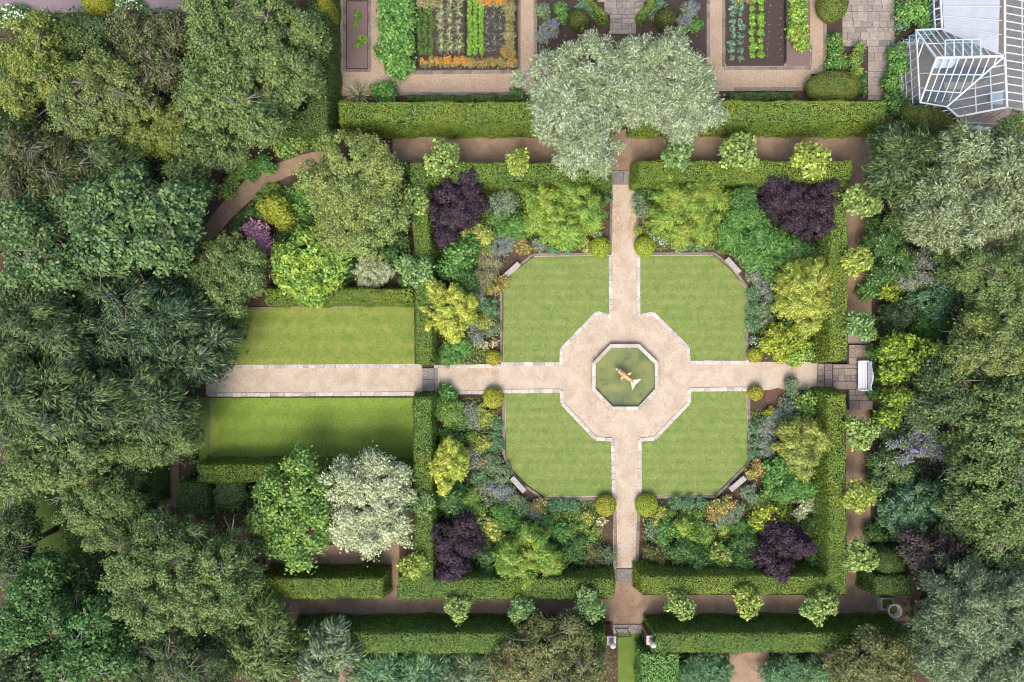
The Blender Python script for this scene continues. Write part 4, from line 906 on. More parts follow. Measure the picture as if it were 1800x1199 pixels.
WL = (
 ('woodland_tree', 'small', 'yellowolive', [(60, 110, 62), (110, 150, 52), (70, 60, 42), (30, 170, 40)], 8, 'yellowish woodland tree in the top left corner below the white flowers'),
 ('woodland_tree', 'small', 'olive', [(175, 195, 68), (130, 200, 52), (225, 165, 46), (180, 130, 46)], 9, 'olive woodland tree in the upper left between two yellowish crowns'),
 ('woodland_tree', 'small', 'darkbrown', [(262, 85, 62), (235, 50, 40), (300, 60, 42), (290, 120, 40)], 7.5, 'dark twiggy tree at the upper left beside the big round tree'),
 ('woodland_tree', 'small', 'mid', [(470, 90, 88), (400, 100, 78), (380, 40, 58), (470, 20, 62), (430, 165, 80), (360, 170, 58), (510, 130, 62), (455, 210, 46), (540, 60, 40)], 12, 'big rounded mid green tree standing beside the kitchen garden hedge'),
 ('woodland_tree', 'small', 'yellowolive', [(265, 215, 50), (300, 240, 46), (245, 250, 36)], 7, 'small yellow-flecked tree left of the big rounded tree'),
 ('woodland_tree', 'small', 'olivegreen', [(350, 255, 50), (400, 262, 40), (325, 305, 42), (345, 335, 30)], 7, 'olive tree above the head of the curved brown path'),
 ('woodland_tree', 'spray', 'darkbrown', [(60, 275, 62), (110, 310, 52), (30, 330, 48), (80, 350, 40)], 9, 'brownish feathery tree on the left edge, above the blue-green crowns'),
 ('woodland_tree', 'spray', 'dark', [(175, 285, 58), (215, 300, 44), (160, 330, 42)], 8, 'dark feathery tree in the upper left, below the olive woodland tree'),
 ('woodland_tree', 'broad', 'midblue', [(235, 400, 76), (170, 380, 62), (300, 380, 56), (230, 340, 48), (280, 430, 56), (190, 440, 60), (320, 350, 40)], 12, 'large blue-green broadleaf tree left of the curved brown path'),
 ('woodland_tree', 'broad', 'midblue', [(80, 430, 70), (40, 390, 52), (110, 470, 52), (50, 470, 46)], 12, 'blue-green broadleaf tree on the left edge, halfway up'),
 ('woodland_tree', 'small', 'mid', [(395, 455, 50), (365, 485, 46), (425, 490, 46), (395, 525, 44), (440, 450, 30)], 6.5, 'rounded green tree overhanging the corner of the upper west lawn'),
 ('woodland_tree', 'spray', 'dark', [(70, 560, 72), (30, 610, 58), (120, 590, 56)], 11, 'dark sprayed evergreen on the left edge, level with the upper west lawn'),
 ('woodland_tree', 'spray', 'darkblue', [(240, 530, 70), (300, 560, 56), (200, 580, 52), (260, 590, 56)], 10, 'dark feathery evergreen between the left edge and the west lawns'),
 ('woodland_tree', 'spray', 'darkblue', [(335, 590, 52), (352, 632, 42), (310, 630, 50), (384, 592, 28), (340, 550, 36)], 8, 'dark evergreen reaching over the west end of the gravel path'),
 ('woodland_tree', 'spray', 'dark', [(110, 680, 78), (50, 700, 64), (170, 700, 60), (120, 740, 60)], 12, 'large olive-tipped evergreen on the left edge, level with the gravel path'),
 ('woodland_tree', 'spray', 'dark', [(250, 680, 64), (290, 710, 50), (220, 730, 56), (270, 740, 40)], 10, 'dark evergreen west of the end of the gravel path'),
 ('woodland_tree', 'small', 'olivegreen', [(295, 770, 46), (330, 772, 30), (268, 790, 42), (312, 735, 38), (230, 790, 40)], 8, 'lighter green tree at the corner of the lower west lawn'),
 ('woodland_tree', 'small', 'mid', [(70, 800, 66), (120, 820, 54), (30, 840, 44), (160, 790, 50)], 11, 'mid green tree on the left edge above the shaded grass glade'),
 ('woodland_tree', 'small', 'olivegreen', [(185, 870, 54), (150, 900, 46), (218, 885, 34), (190, 930, 50), (140, 870, 30)], 9, 'olive green tree between the shaded grass glade and the small brown path'),
 ('woodland_tree', 'small', 'olivegreen', [(315, 975, 64), (260, 980, 64), (385, 985, 52), (340, 1040, 72), (270, 1060, 66), (395, 1040, 54), (230, 1010, 46), (270, 930, 34)], 12, 'very broad olive tree in the lower left with bare grey twigs showing'),
 ('woodland_tree', 'broad', 'darkgreen', [(55, 1050, 62), (95, 1080, 48), (30, 1100, 48), (70, 1010, 44)], 10, 'dark green tree on the left edge below the shaded grass glade'),
 ('woodland_tree', 'broad', 'darkgreen', [(160, 1120, 62), (200, 1150, 58), (130, 1160, 52), (180, 1080, 42)], 10, 'dark green tree at the bottom left, right of the corner tree'),
 ('woodland_tree', 'broad', 'dark', [(40, 1170, 60), (90, 1190, 50)], 9, 'dark tree in the bottom left corner'),
 ('woodland_tree', 'small', 'dark', [(300, 1160, 62), (360, 1180, 56), (250, 1190, 50)], 9, 'dark tree at the bottom edge below the very broad olive tree'),
 ('woodland_tree', 'spray', 'olivegreen', [(470, 1122, 44), (438, 1145, 46), (490, 1160, 40), (455, 1080, 30)], 6.5, 'feathery olive tree at the bottom edge left of the long dark hedge'),
 ('woodland_tree', 'spray', 'greygreen', [(575, 1135, 32), (560, 1170, 38), (590, 1110, 18), (600, 1150, 24)], 5, 'grey-green spiky shrubby tree at the left end of the bottom hedge'),
 ('woodland_tree', 'small', 'dark', [(24, 925, 46), (20, 980, 44), (40, 1000, 30)], 8, 'shadowy dark tree on the left edge beside the grass glade'),
 ('woodland_tree', 'small', 'olivegreen', [(450, 960, 26), (445, 1000, 20), (430, 1060, 30)], 4, 'narrow olive shrub tree left of the short hedge block'),
 ('bronze_tree', 'small', 'bronze', [(950, 1140, 56), (1005, 1120, 44), (1025, 1168, 46), (900, 1170, 46), (980, 1180, 52), (1000, 1102, 24)], 6.5, 'bronze-tinted tree at the bottom edge left of the gate'),
 ('bronze_tree', 'small', 'bronze', [(1520, 1165, 44), (1565, 1148, 34), (1490, 1180, 36), (1570, 1180, 42), (1530, 1125, 24)], 6, 'bronze-tinted tree at the bottom edge between the long hedge and the silver conifer'),
 ('silver_conifer', 'silver', 'silverdark', [(1700, 1050, 66), (1672, 1108, 58), (1740, 1110, 76), (1680, 1160, 66), (1760, 1170, 70), (1665, 1045, 26), (1780, 1050, 50)], 11, 'large silver-green tree in the bottom right corner'),
 ('conifer_tree', 'spray', 'dark', [(1600, 272, 44), (1570, 295, 48), (1620, 318, 50), (1570, 255, 30), (1640, 275, 32)], 8, 'dark green tree at the east end of the north path, below the dark dome'),
 ('silver_conifer', 'silver', 'silverolive', [(1690, 270, 52), (1740, 300, 66), (1660, 340, 62), (1720, 370, 72), (1780, 360, 60), (1640, 390, 46), (1780, 290, 50), (1690, 400, 54)], 10, 'large pale silver tree on the right edge below the glasshouse'),
 ('woodland_tree', 'small', 'mid', [(1790, 225, 32), (1765, 235, 24)], 6, 'small dark tree against the corner of the glasshouse'),
 ('woodland_tree', 'small', 'olivegreen', [(1740, 490, 56), (1780, 470, 50), (1710, 470, 40), (1760, 530, 56)], 10, 'olive tree on the right edge just below the large pale silver tree'),
 ('woodland_tree', 'small', 'olive', [(1730, 590, 56), (1770, 620, 58), (1700, 620, 42), (1750, 560, 46)], 10, 'yellow-olive tree on the right edge, level with the stone terrace'),
 ('woodland_tree', 'small', 'dark', [(1665, 700, 56), (1700, 720, 44), (1650, 660, 42), (1630, 720, 40)], 8, 'dark bluish tree behind the bright magnolia'),
 ('woodland_tree', 'small', 'mid', [(1760, 720, 62), (1790, 690, 44), (1740, 770, 52), (1780, 790, 52)], 10, 'mid green tree on the right edge below the yellow-olive tree'),
 ('woodland_tree', 'small', 'olivegreen', [(1740, 850, 62), (1780, 880, 58), (1710, 890, 44), (1750, 920, 56), (1720, 820, 46)], 10, 'green tree on the right edge beside the purple-spiked bush'),
 ('woodland_tree', 'small', 'dark', [(1770, 975, 46), (1740, 990, 42), (1790, 1000, 32)], 8, 'dark tree on the right edge above the silver corner tree'),
 ('plum_tree', 'small', 'plum', [(1635, 985, 46), (1665, 965, 38), (1610, 960, 32), (1640, 1015, 28)], 5, 'dusky dark plum-coloured tree behind the dark clipped mound'),
 ('magnolia_tree', 'broad', 'magnolia', [(1568, 612, 24), (1600, 636, 22), (1572, 655, 22), (1630, 615, 20), (1580, 700, 24), (1606, 712, 18), (1566, 732, 18), (1642, 640, 14), (1590, 600, 14), (1622, 660, 14)], 5, 'bright yellow-green open tree behind the white bench'),
)
for nm, sty, pal, lobes, z, lb in WL:
    sh = .86 if nm != 'magnolia_tree' else .95; z *= .78 if z > 6 else 1.0
    T(nm, sty, pal, [(l[0], l[1], l[2] * sh) for l in lobes], z, lb, size=.9 + .05 * (hash_(lb) % 7), bare=(16 if max(l[2] for l in lobes) > 55 else 5) if nm in ('woodland_tree', 'bronze_tree') else 0)
FILL = (
 ('small', 'mid', 108, 62, 34, 4.5, 'low green tree in the top left, between the yellowish tree and the dark twiggy one'), ('small', 'olivegreen', 8, 130, 34, 5, 'small tree on the left edge just below the white-flowered drift'),
 ('small', 'dark', 160, 60, 30, 4, 'low dark tree below the yellow dome at the top edge'), ('broad', 'darkgreen', 48, 165, 34, 4, 'dark broadleaf understorey tree below the yellowish corner tree'),
 ('spray', 'dark', 8, 240, 40, 5, 'dark feathery understorey tree on the left edge, an eighth of the way down the wood'), ('small', 'mid', 225, 330, 34, 5, 'understorey tree above the large blue-green broadleaf tree'),
 ('small', 'dark', 330, 410, 32, 4, 'dark understorey tree right of the large blue-green broadleaf tree'), ('broad', 'midblue', 8, 345, 36, 5, 'blue-green understorey tree on the left edge above the edge broadleaf tree'),
 ('small', 'darkbrown', 300, 500, 36, 4.5, 'brownish understorey tree below the large blue-green broadleaf tree'), ('spray', 'dark', 165, 520, 42, 6, 'dark sprayed understorey tree between the left edge evergreen and the central one'),
 ('spray', 'darkblue', 170, 630, 44, 6.5, 'dark evergreen filling the wood left of the gravel path end'), ('small', 'dark', 5, 740, 40, 5, 'dark understorey tree on the left edge level with the lower west lawn'),
 ('small', 'mid', 215, 840, 30, 5, 'small mid green tree left of the narrow dark hedge'), ('broad', 'darkgreen', 235, 930, 34, 4, 'dark broadleaf understorey tree below the olive tree by the shaded glade'),
 ('broad', 'darkgreen', 130, 1040, 34, 4.5, 'dark broadleaf understorey tree at the foot of the shaded glade'), ('small', 'dark', 205, 1070, 34, 5, 'dark understorey tree left of the very broad olive tree'),
 ('small', 'mid', 10, 1130, 36, 5, 'mid green understorey tree on the left edge near the bottom corner'), ('small', 'dark', 395, 1105, 36, 4.5, 'dark understorey tree below the very broad olive tree, left of the feathery one'),
 ('small', 'mid', 400, 860, 26, 2.5, 'small green tree above the low dark shrub behind the clipped hedge'), ('broad', 'midblue', 120, 370, 42, 7, 'blue-green tree joining the two blue-green broadleaf crowns'),
 ('small', 'olivegreen', 1690, 455, 36, 5, 'understorey tree below the large pale silver tree'), ('small', 'mid', 1700, 780, 38, 5, 'understorey tree right of the bush with long violet flower spikes'),
 ('small', 'dark', 1685, 925, 36, 4.5, 'dark understorey tree right of the big blue-green bush'), ('small', 'darkgreen', 1700, 650, 40, 5, 'dark green understorey tree right of the bright open tree behind the bench'),
 ('small', 'olivegreen', 1600, 370, 30, 4, 'small olive tree left of the large pale silver tree'), ('small', 'mid', 1790, 555, 36, 6, 'tree on the right edge between the olive one and the yellow-olive one'),
 ('small', 'darkgreen', 1715, 1010, 34, 4.5, 'dark green understorey tree above the silver corner tree'), ('small', 'dark', 1612, 1128, 24, 3.0, 'dark understorey tree between the stone urn and the bronze-tinted tree'))
for sty, pal, px, py, r, z, lb in FILL:
    q = random.Random(hash_(lb)); T('understorey_tree', sty, pal, [(px, py, r)] + [(px + q.uniform(-.7, .7) * r, py + q.uniform(-.7, .7) * r, r * .62) for _ in range(4)], z, lb)
# ================================================================ SHRUBS: purple smoke bushes and golden maples first
S = shrub
S('purple_bush', 'round', 'purple', [(823, 320, 24), (788, 340, 30), (826, 352, 28), (782, 381, 30), (810, 375, 28), (781, 412, 22)], 3.4, 'purple-leaved bush in the north-west border under the hedge corner', group='purple-leaved bushes in the four borders')
S('purple_bush', 'round', 'purple', [(1362, 325, 22), (1390, 340, 28), (1370, 350, 28), (1455, 332, 27), (1420, 362, 36), (1452, 370, 30), (1440, 397, 26), (1400, 385, 24)], 3.4, 'widest purple-leaved bush, in the north-east border', group='purple-leaved bushes in the four borders')
S('purple_bush', 'round', 'purple', [(818, 927, 25), (783, 945, 27), (820, 957, 27), (792, 978, 27), (784, 1008, 22), (804, 998, 22)], 3.2, 'purple-leaved bush in the south-west border near the cream tree', group='purple-leaved bushes in the four borders')
S('purple_bush', 'round', 'purple', [(1372, 938, 24), (1378, 957, 30), (1412, 960, 22), (1345, 975, 22), (1368, 1000, 26), (1369, 1020, 16)], 3.2, 'purple-leaved bush in the south-east border touching the hedge', group='purple-leaved bushes in the four borders')
S('golden_maple', 'feather', 'gold', [(790, 540, 30), (770, 520, 18), (812, 545, 24), (758, 505, 12), (775, 560, 16), (795, 575, 20), (800, 520, 18), (825, 530, 12), (756, 570, 9), (798, 592, 8), (750, 545, 9)], 3.6, 'star-shaped golden maple over the west hedge, north of the west path')
S('golden_maple', 'feather', 'gold', [(790, 805, 24), (773, 828, 20), (802, 826, 18), (783, 848, 14), (790, 790, 18), (808, 806, 14), (765, 815, 10), (778, 862, 7)], 3.4, 'golden maple over the west hedge, south of the west path')
S('golden_maple', 'feather', 'goldgreen', [(1398, 502, 28), (1430, 500, 28), (1393, 535, 22), (1430, 540, 26), (1412, 520, 32), (1424, 570, 18), (1398, 475, 12), (1430, 474, 18)], 4.0, 'largest golden maple, in the north-east border by the east hedge')
S('golden_maple', 'feather', 'yellowgrn', [(1418, 755, 22), (1400, 783, 26), (1433, 783, 22), (1408, 806, 24), (1437, 770, 16), (1388, 760, 12), (1412, 828, 14)], 3.6, 'golden maple in the south-east border by the east hedge')
S('lime_shrub', 'feather', 'lime', [(958, 352, 34), (1008, 345, 34), (985, 385, 38), (1030, 370, 28), (945, 385, 22), (1000, 410, 26), (1045, 385, 16)], 3.0, 'large lime-green feathery shrub in the north-west border beside the north path')
S('lime_shrub', 'feather', 'greengold', [(1185, 345, 32), (1235, 340, 34), (1175, 382, 30), (1232, 378, 32), (1205, 360, 36), (1200, 405, 24), (1262, 350, 18), (1240, 405, 18)], 3.0, 'large lime-green feathery shrub in the north-east border beside the north path')
S('lime_shrub', 'feather', 'lime', [(898, 975, 28), (940, 965, 30), (922, 995, 30), (965, 985, 22), (930, 945, 20), (895, 1000, 18), (975, 1002, 12), (925, 1020, 14)], 3.2, 'large lime-green feathery shrub in the south-west border against the hedge')
# border plants: name, style, palette, lobes, height, label[, (flower, count, size, stretch)]
BP = (
 # ---- north-west border
 ('shrub', 'tuft', 'greygreen', [(879, 360, 24), (895, 350, 16)], 1.6, 'grey-green shrub between the north-west purple bush and the lime shrub', ('lilac', 120, .07)),
 ('shrub', 'small', 'green', [(890, 392, 28), (912, 400, 20)], 1.5, 'mid green bushy shrub left of the north-west lime shrub'),
 ('shrub', 'small', 'yellowgrn', [(822, 408, 12), (838, 402, 14), (850, 415, 18)], 1.8, 'yellow-green shrub poking out below the north-west purple bush'),
 ('shrub', 'broad', 'green', [(810, 448, 32), (790, 470, 22), (825, 430, 20)], 2.2, 'big mid green shrub below the north-west purple bush'),
 ('shrub', 'tuft', 'olive', [(855, 432, 18)], 1.0, 'olive perennial clump north-west of the north-west stone bench'),
 ('perennial', 'fine', 'lilac', [(878, 432, 22), (896, 425, 16)], .9, 'lilac-blue perennial drift above the north-west stone bench', ('blue', 260, .08)),
 ('perennial', 'tuft', 'rust', [(922, 435, 12), (918, 424, 9)], .9, 'orange-bronze clump at the north-west lawn corner', ('apricot', 60, .1)),
 ('perennial', 'fine', 'lilac', [(946, 432, 13)], .7, 'pale lilac clump right of the orange-bronze clump on the north-west lawn edge', ('lilac', 90, .07)),
 ('catmint', 'fine', 'bluegreen', [(973, 436, 12)], .5, 'left blue-green edging mound above the north-west lawn'),
 ('catmint', 'fine', 'bluegreen', [(998, 436, 12)], .5, 'right blue-green edging mound above the north-west lawn', ('blue', 50, .06)),
 ('perennial', 'tuft', 'yellowgrn', [(1026, 424, 10), (1032, 438, 7)], .8, 'pale yellow clump beside the gold-green ball left of the north path', ('apricot', 30, .08)),
 ('perennial', 'fine', 'greygreen', [(1050, 410, 8), (1040, 402, 7)], .7, 'white-flowered clump by the north path above the gold-green ball', ('white', 60, .09)),
 ('perennial', 'fine', 'pinkgrey', [(854, 452, 20), (868, 462, 13)], .8, 'pinkish grey perennial drift left of the north-west stone bench', ('rose', 150, .07)),
 ('perennial', 'fine', 'pinkgrey', [(845, 492, 20), (862, 482, 14)], .9, 'dusty pink drift below the pinkish grey one in the north-west border', ('rose', 140, .07)),
 ('perennial', 'tuft', 'rust', [(872, 502, 14), (884, 493, 9), (860, 508, 9)], .9, 'orange-bronze perennials against the upper left edge of the north-west lawn', ('apricot', 70, .09)),
 ('shrub', 'small', 'darkgreen', [(812, 488, 22), (826, 505, 18)], 1.8, 'dark green shrub above the north-west golden maple'),
 ('perennial', 'fine', 'lilac', [(836, 518, 17)], .9, 'silvery lilac clump right of the north-west golden maple', ('lilac', 110, .07)),
 ('perennial', 'fine', 'bluegreen', [(856, 537, 18), (862, 548, 14)], .8, 'blue-green cushion against the left edge of the north-west lawn'),
 ('perennial', 'fine', 'greygreen', [(868, 574, 12), (860, 584, 9)], .6, 'grey-green cushion on the lawn edge north of the west path'),
 ('perennial', 'tuft', 'yellowgrn', [(849, 566, 14)], .9, 'yellow-green clump behind the grey-green cushion in the north-west border'),
 ('perennial', 'fine', 'lilac', [(828, 572, 15), (836, 594, 14)], 1.0, 'lilac drift below the north-west golden maple', ('lilac', 160, .07)),
 ('shrub', 'small', 'green', [(793, 618, 22), (812, 608, 18), (786, 630, 13)], 1.5, 'bright green shrub at the corner where the west path enters the north-west border'),
 ('perennial', 'fine', 'straw', [(852, 606, 9), (869, 602, 7)], .4, 'sparse straw-coloured clump beside the yellow ball north of the west path', ('straw', 50, .1, 2.0)),
 ('fern', 'broad', 'darkgreen', [(1064, 346, 10), (1068, 332, 8)], .8, 'dark green clump at the top of the north path, left side'),
 # ---- north-east border
 ('perennial', 'tuft', 'greygreen', [(1131, 368, 16), (1122, 352, 11)], .9, 'grey-green clump right of the north path beside the lime shrub', ('lilac', 50, .07)),
 ('perennial', 'fine', 'lime', [(1123, 405, 8)], .5, 'tiny lime cushion above the bright lime ball'),
 ('perennial', 'fine', 'greygreen', [(1150, 415, 10), (1164, 424, 9)], .6, 'white-flowered clump right of the bright lime ball', ('white', 90, .09)),
 ('catmint', 'fine', 'bluegreen', [(1194, 434, 10), (1205, 432, 10), (1220, 432, 11), (1235, 433, 10)], .5, 'long blue-green edging cushion above the north-east lawn'),
 ('shrub', 'small', 'darkgreen', [(1297, 350, 24), (1315, 340, 18), (1320, 362, 16)], 2.4, 'dark green shrub between the north-east lime shrub and the purple bush'),
 ('shrub', 'small', 'green', [(1295, 385, 28), (1272, 402, 22), (1325, 382, 22)], 1.9, 'mid green shrub below the dark one in the north-east border'),
 ('shrub', 'spray', 'green', [(1352, 420, 28), (1378, 430, 26), (1330, 420, 20)], 2.0, 'feathery green shrub below the north-east purple bush'),
 ('shrub', 'spray', 'darkgreen', [(1405, 440, 26), (1425, 450, 16), (1385, 455, 18)], 2.0, 'dark feathery shrub between the north-east purple bush and the golden maple'),
 ('shrub', 'spray', 'green', [(1310, 432, 24), (1335, 452, 26), (1285, 425, 18)], 1.4, 'fern-like green shrub behind the north-east stone bench'),
 ('perennial', 'fine', 'lilac', [(1328, 480, 20), (1320, 462, 12)], .9, 'silvery lilac drift below the north-east stone bench', ('lilac', 150, .07)),
 ('shrub', 'broad', 'green', [(1362, 478, 22), (1350, 462, 14)], 1.3, 'leafy green clump left of the largest golden maple'),
 ('perennial', 'fine', 'lilac', [(1342, 503, 17), (1355, 520, 14)], .9, 'pale lilac drift touching the largest golden maple', ('lilac', 140, .07)),
 ('catmint', 'fine', 'bluegreen', [(1324, 520, 13)], .5, 'upper blue-green cushion on the right edge of the north-east lawn'),
 ('catmint', 'fine', 'bluegreen', [(1325, 543, 14)], .5, 'middle blue-green cushion on the right edge of the north-east lawn'),
 ('catmint', 'fine', 'bluegreen', [(1326, 569, 15)], .5, 'lower blue-green cushion on the right edge of the north-east lawn'),
 ('perennial', 'tuft', 'greygreen', [(1345, 545, 16), (1350, 565, 15)], .8, 'grey-green clump behind the middle and lower edging cushions', ('rose', 40, .07)),
 ('shrub', 'small', 'darkgreen', [(1388, 565, 20), (1405, 575, 16)], 1.4, 'dark green shrub between the largest golden maple and the olive-yellow shrub'),
 ('shrub', 'broad', 'yolk', [(1368, 590, 24), (1394, 596, 22), (1376, 616, 20), (1352, 605, 14)], 2.0, 'olive-yellow shrub above the east path, beside the yellow ball'),
 ('shrub', 'broad', 'lime', [(1412, 610, 20), (1400, 628, 16), (1424, 622, 12)], 1.4, 'light green shrub at the north edge of the east path by the steps'),
 ('perennial', 'fine', 'greygreen', [(1325, 598, 8), (1334, 608, 8)], .5, 'small white-flowered clump above the yellow ball north of the east path', ('white', 50, .09)),
 ('shrub', 'small', 'darkgreen', [(1128, 338, 11), (1142, 332, 10)], .9, 'dark green clump at the top of the north path, right side'),
 # ---- south-west border
 ('shrub', 'broad', 'green', [(782, 690, 14), (795, 696, 9)], 1.0, 'fresh green clump at the south side of the west path by the hedge end'),
 ('shrub', 'small', 'limedark', [(793, 727, 24), (778, 715, 16), (805, 740, 16)], 1.5, 'light green shrub below the west path, beside the hedge'),
 ('perennial', 'fine', 'lilac', [(824, 722, 18), (832, 740, 16)], .9, 'greyish lilac drift in the middle of the south-west border top', ('lilac', 130, .07)),
 ('perennial', 'tuft', 'yellowgrn', [(850, 735, 15), (845, 718, 9)], .9, 'yellow-green clump below the yellow ball south of the west path'),
 ('catmint', 'fine', 'bluegreen', [(874, 745, 12)], .5, 'upper blue-green cushion on the left edge of the south-west lawn'),
 ('catmint', 'fine', 'bluegreen', [(874, 784, 15), (870, 766, 11)], .5, 'lower blue-green cushion on the left edge of the south-west lawn'),
 ('shrub', 'small', 'darkgreen', [(788, 766, 18), (803, 770, 13)], 1.3, 'dark green shrub just above the south-west golden maple'),
 ('perennial', 'tuft', 'lime', [(829, 769, 10)], .7, 'small lime clump in bare soil in the south-west border'),
 ('perennial', 'tuft', 'yellowgrn', [(848, 780, 14), (838, 790, 10)], .9, 'yellow-flowered clump right of the south-west golden maple', ('yellow', 40, .07)),
 ('perennial', 'fine', 'lilac', [(830, 808, 16), (824, 796, 10)], .9, 'lilac-blue drift beside the south-west golden maple', ('blue', 120, .07)),
 ('perennial', 'fine', 'pinkgrey', [(850, 818, 15)], .8, 'pinkish drift right of the lilac-blue one in the south-west border', ('rose', 100, .07)),
 ('perennial', 'tuft', 'bluegreen', [(842, 837, 16)], .9, 'bluish green clump in the middle of the south-west border'),
 ('perennial', 'fine', 'greygreen', [(868, 815, 18), (884, 836, 18)], .8, 'grey-green drift against the curved edge of the south-west lawn'),
 ('perennial', 'tuft', 'plum', [(823, 838, 12)], .7, 'small dark purple clump in the south-west border'),
 ('perennial', 'fine', 'lilac', [(886, 868, 19), (868, 858, 15)], .9, 'lilac-blue drift left of the south-west stone bench', ('blue', 240, .08)),
 ('perennial', 'fine', 'greygreen', [(852, 872, 20), (846, 856, 14)], .9, 'grey-green drift with pink flecks west of the lilac-blue drift', ('rose', 100, .07)),
 ('shrub', 'spray', 'darkgreen', [(790, 875, 26), (808, 890, 20)], 1.8, 'dark feathery shrub between the south-west golden maple and purple bush'),
 ('shrub', 'small', 'limedark', [(826, 878, 20), (838, 895, 16)], 1.5, 'mid green shrub right of the dark feathery one in the south-west border'),
 ('shrub', 'broad', 'yellowgrn', [(862, 925, 17), (845, 915, 13), (872, 942, 14)], 1.6, 'yellow-flecked shrub right of the south-west purple bush'),
 ('shrub', 'small', 'green', [(892, 915, 24), (910, 930, 18), (880, 900, 14)], 1.5, 'mid green shrub above the south-west lime shrub'),
 ('shrub', 'small', 'darkgreen', [(855, 975, 22), (860, 1000, 16), (845, 958, 14)], 1.7, 'dark green shrub between the south-west purple bush and lime shrub'),
 ('perennial', 'fine', 'greygreen', [(916, 893, 18), (904, 880, 12)], .9, 'grey-green clump below the south-west stone bench'),
 ('perennial', 'tuft', 'rust', [(944, 893, 12), (952, 884, 9)], .8, 'orange-pink clump at the bottom corner of the south-west lawn', ('rose', 60, .09)),
 ('perennial', 'fine', 'lilac', [(952, 915, 16), (940, 905, 12)], .8, 'pale lilac drift below the orange-pink clump', ('lilac', 100, .07)),
 ('catmint', 'fine', 'bluegreen', [(972, 890, 12)], .55, 'leftmost blue-green dome in the row below the south-west lawn'),
 ('catmint', 'fine', 'bluegreen', [(991, 890, 12)], .55, 'middle blue-green dome in the row below the south-west lawn'),
 ('catmint', 'fine', 'bluegreen', [(1009, 889, 12)], .55, 'rightmost blue-green dome in the row below the south-west lawn'),
 ('perennial', 'fine', 'limedark', [(977, 908, 10)], .55, 'leftmost green dome in the second row below the south-west lawn'),
 ('perennial', 'fine', 'limedark', [(997, 907, 11)], .55, 'middle green dome in the second row below the south-west lawn'),
 ('perennial', 'fine', 'limedark', [(1016, 908, 11)], .55, 'rightmost green dome in the second row below the south-west lawn'),
 ('perennial', 'tuft', 'yellowgrn', [(1032, 910, 10), (1028, 922, 8)], .8, 'yellow variegated clump left of the gold ball by the south path', ('yellow', 30, .08)),
 ('perennial', 'fine', 'straw', [(1058, 915, 9), (1052, 930, 9), (1062, 902, 5)], .4, 'sparse straw-coloured clump below the gold ball by the south path', ('straw', 60, .11, 2.2)),
 ('perennial', 'tuft', 'limedark', [(1012, 934, 18), (1035, 940, 17)], 1.0, 'yellow-green perennials near the south path, below the domes', ('yellow', 50, .07)),
 ('shrub', 'small', 'green', [(985, 938, 22), (965, 925, 16)], 1.4, 'green shrub right of the south-west lime shrub top'),
 ('shrub', 'small', 'darkgreen', [(1005, 968, 26), (985, 978, 20), (1018, 955, 16)], 1.5, 'dark green shrub between the south-west lime shrub and the south path'),
 ('shrub', 'tuft', 'bronze', [(1040, 975, 20), (1030, 962, 14)], 1.2, 'brownish green shrub near the foot of the south path, left side'),
 ('shrub', 'tuft', 'greygreen', [(1066, 978, 14)], 1.0, 'small grey-green shrub touching the foot of the south path, left side'),
 # ---- south-east border
 ('shrub', 'fine', 'greygreen', [(1393, 674, 13), (1394, 690, 12)], 1.0, 'grey-green bush spilling over the south edge of the east path', ('lilac', 40, .06)),
 ('shrub', 'broad', 'limedark', [(1415, 712, 19), (1424, 728, 12), (1420, 696, 11)], 1.6, 'light green shrub against the hedge just south of the east path'),
 ('perennial', 'fine', 'lilac', [(1386, 715, 16), (1372, 730, 14)], .9, 'lilac-blue drift right of the mulched bare patch in the south-east border', ('blue', 150, .08)),
 ('perennial', 'tuft', 'ballgold', [(1356, 725, 9)], .8, 'small bright yellow clump in the south-east border'),
 ('perennial', 'fine', 'lilac', [(1352, 750, 20), (1366, 745, 15)], .9, 'silvery blue drift in the upper south-east border', ('lilac', 200, .07)),
 ('catmint', 'fine', 'bluegreen', [(1328, 752, 13)], .5, 'upper blue-green cushion on the right edge of the south-east lawn'),
 ('catmint', 'fine', 'bluegreen', [(1329, 777, 13)], .5, 'middle blue-green cushion on the right edge of the south-east lawn'),
 ('catmint', 'fine', 'bluegreen', [(1328, 799, 12)], .5, 'lower blue-green cushion on the right edge of the south-east lawn'),
 ('perennial', 'fine', 'lilac', [(1350, 775, 18), (1350, 793, 12)], .9, 'lilac drift behind the middle and lower cushions of the south-east border', ('blue', 160, .07)),
 ('shrub', 'small', 'limedark', [(1390, 740, 15), (1382, 755, 12)], 1.2, 'small light green shrub left of the south-east golden maple'),
 ('perennial', 'tuft', 'yellowgrn', [(1368, 785, 10), (1378, 792, 9)], .8, 'yellow-tipped clump touching the left side of the south-east golden maple', ('yellow', 25, .08)),
 ('perennial', 'tuft', 'rust', [(1334, 820, 14), (1322, 832, 11), (1344, 834, 9)], .9, 'bright orange perennials above the south-east stone bench', ('apricot', 150, .1)),
 ('shrub', 'broad', 'green', [(1372, 826, 26), (1358, 840, 18), (1385, 845, 20)], 1.6, 'leafy green shrub below the south-east golden maple'),
 ('shrub', 'small', 'green', [(1400, 850, 26), (1420, 862, 18), (1380, 868, 20)], 1.9, 'mid green shrub between the leafy green shrub and the east hedge'),
 ('shrub', 'small', 'limedark', [(1355, 868, 18), (1340, 880, 13)], 1.1, 'light green clump in the middle of the south-east border'),
 ('perennial', 'fine', 'greygreen', [(1318, 866, 14), (1328, 880, 11)], .8, 'grey-green clump right of the south-east stone bench', ('lilac', 60, .06)),
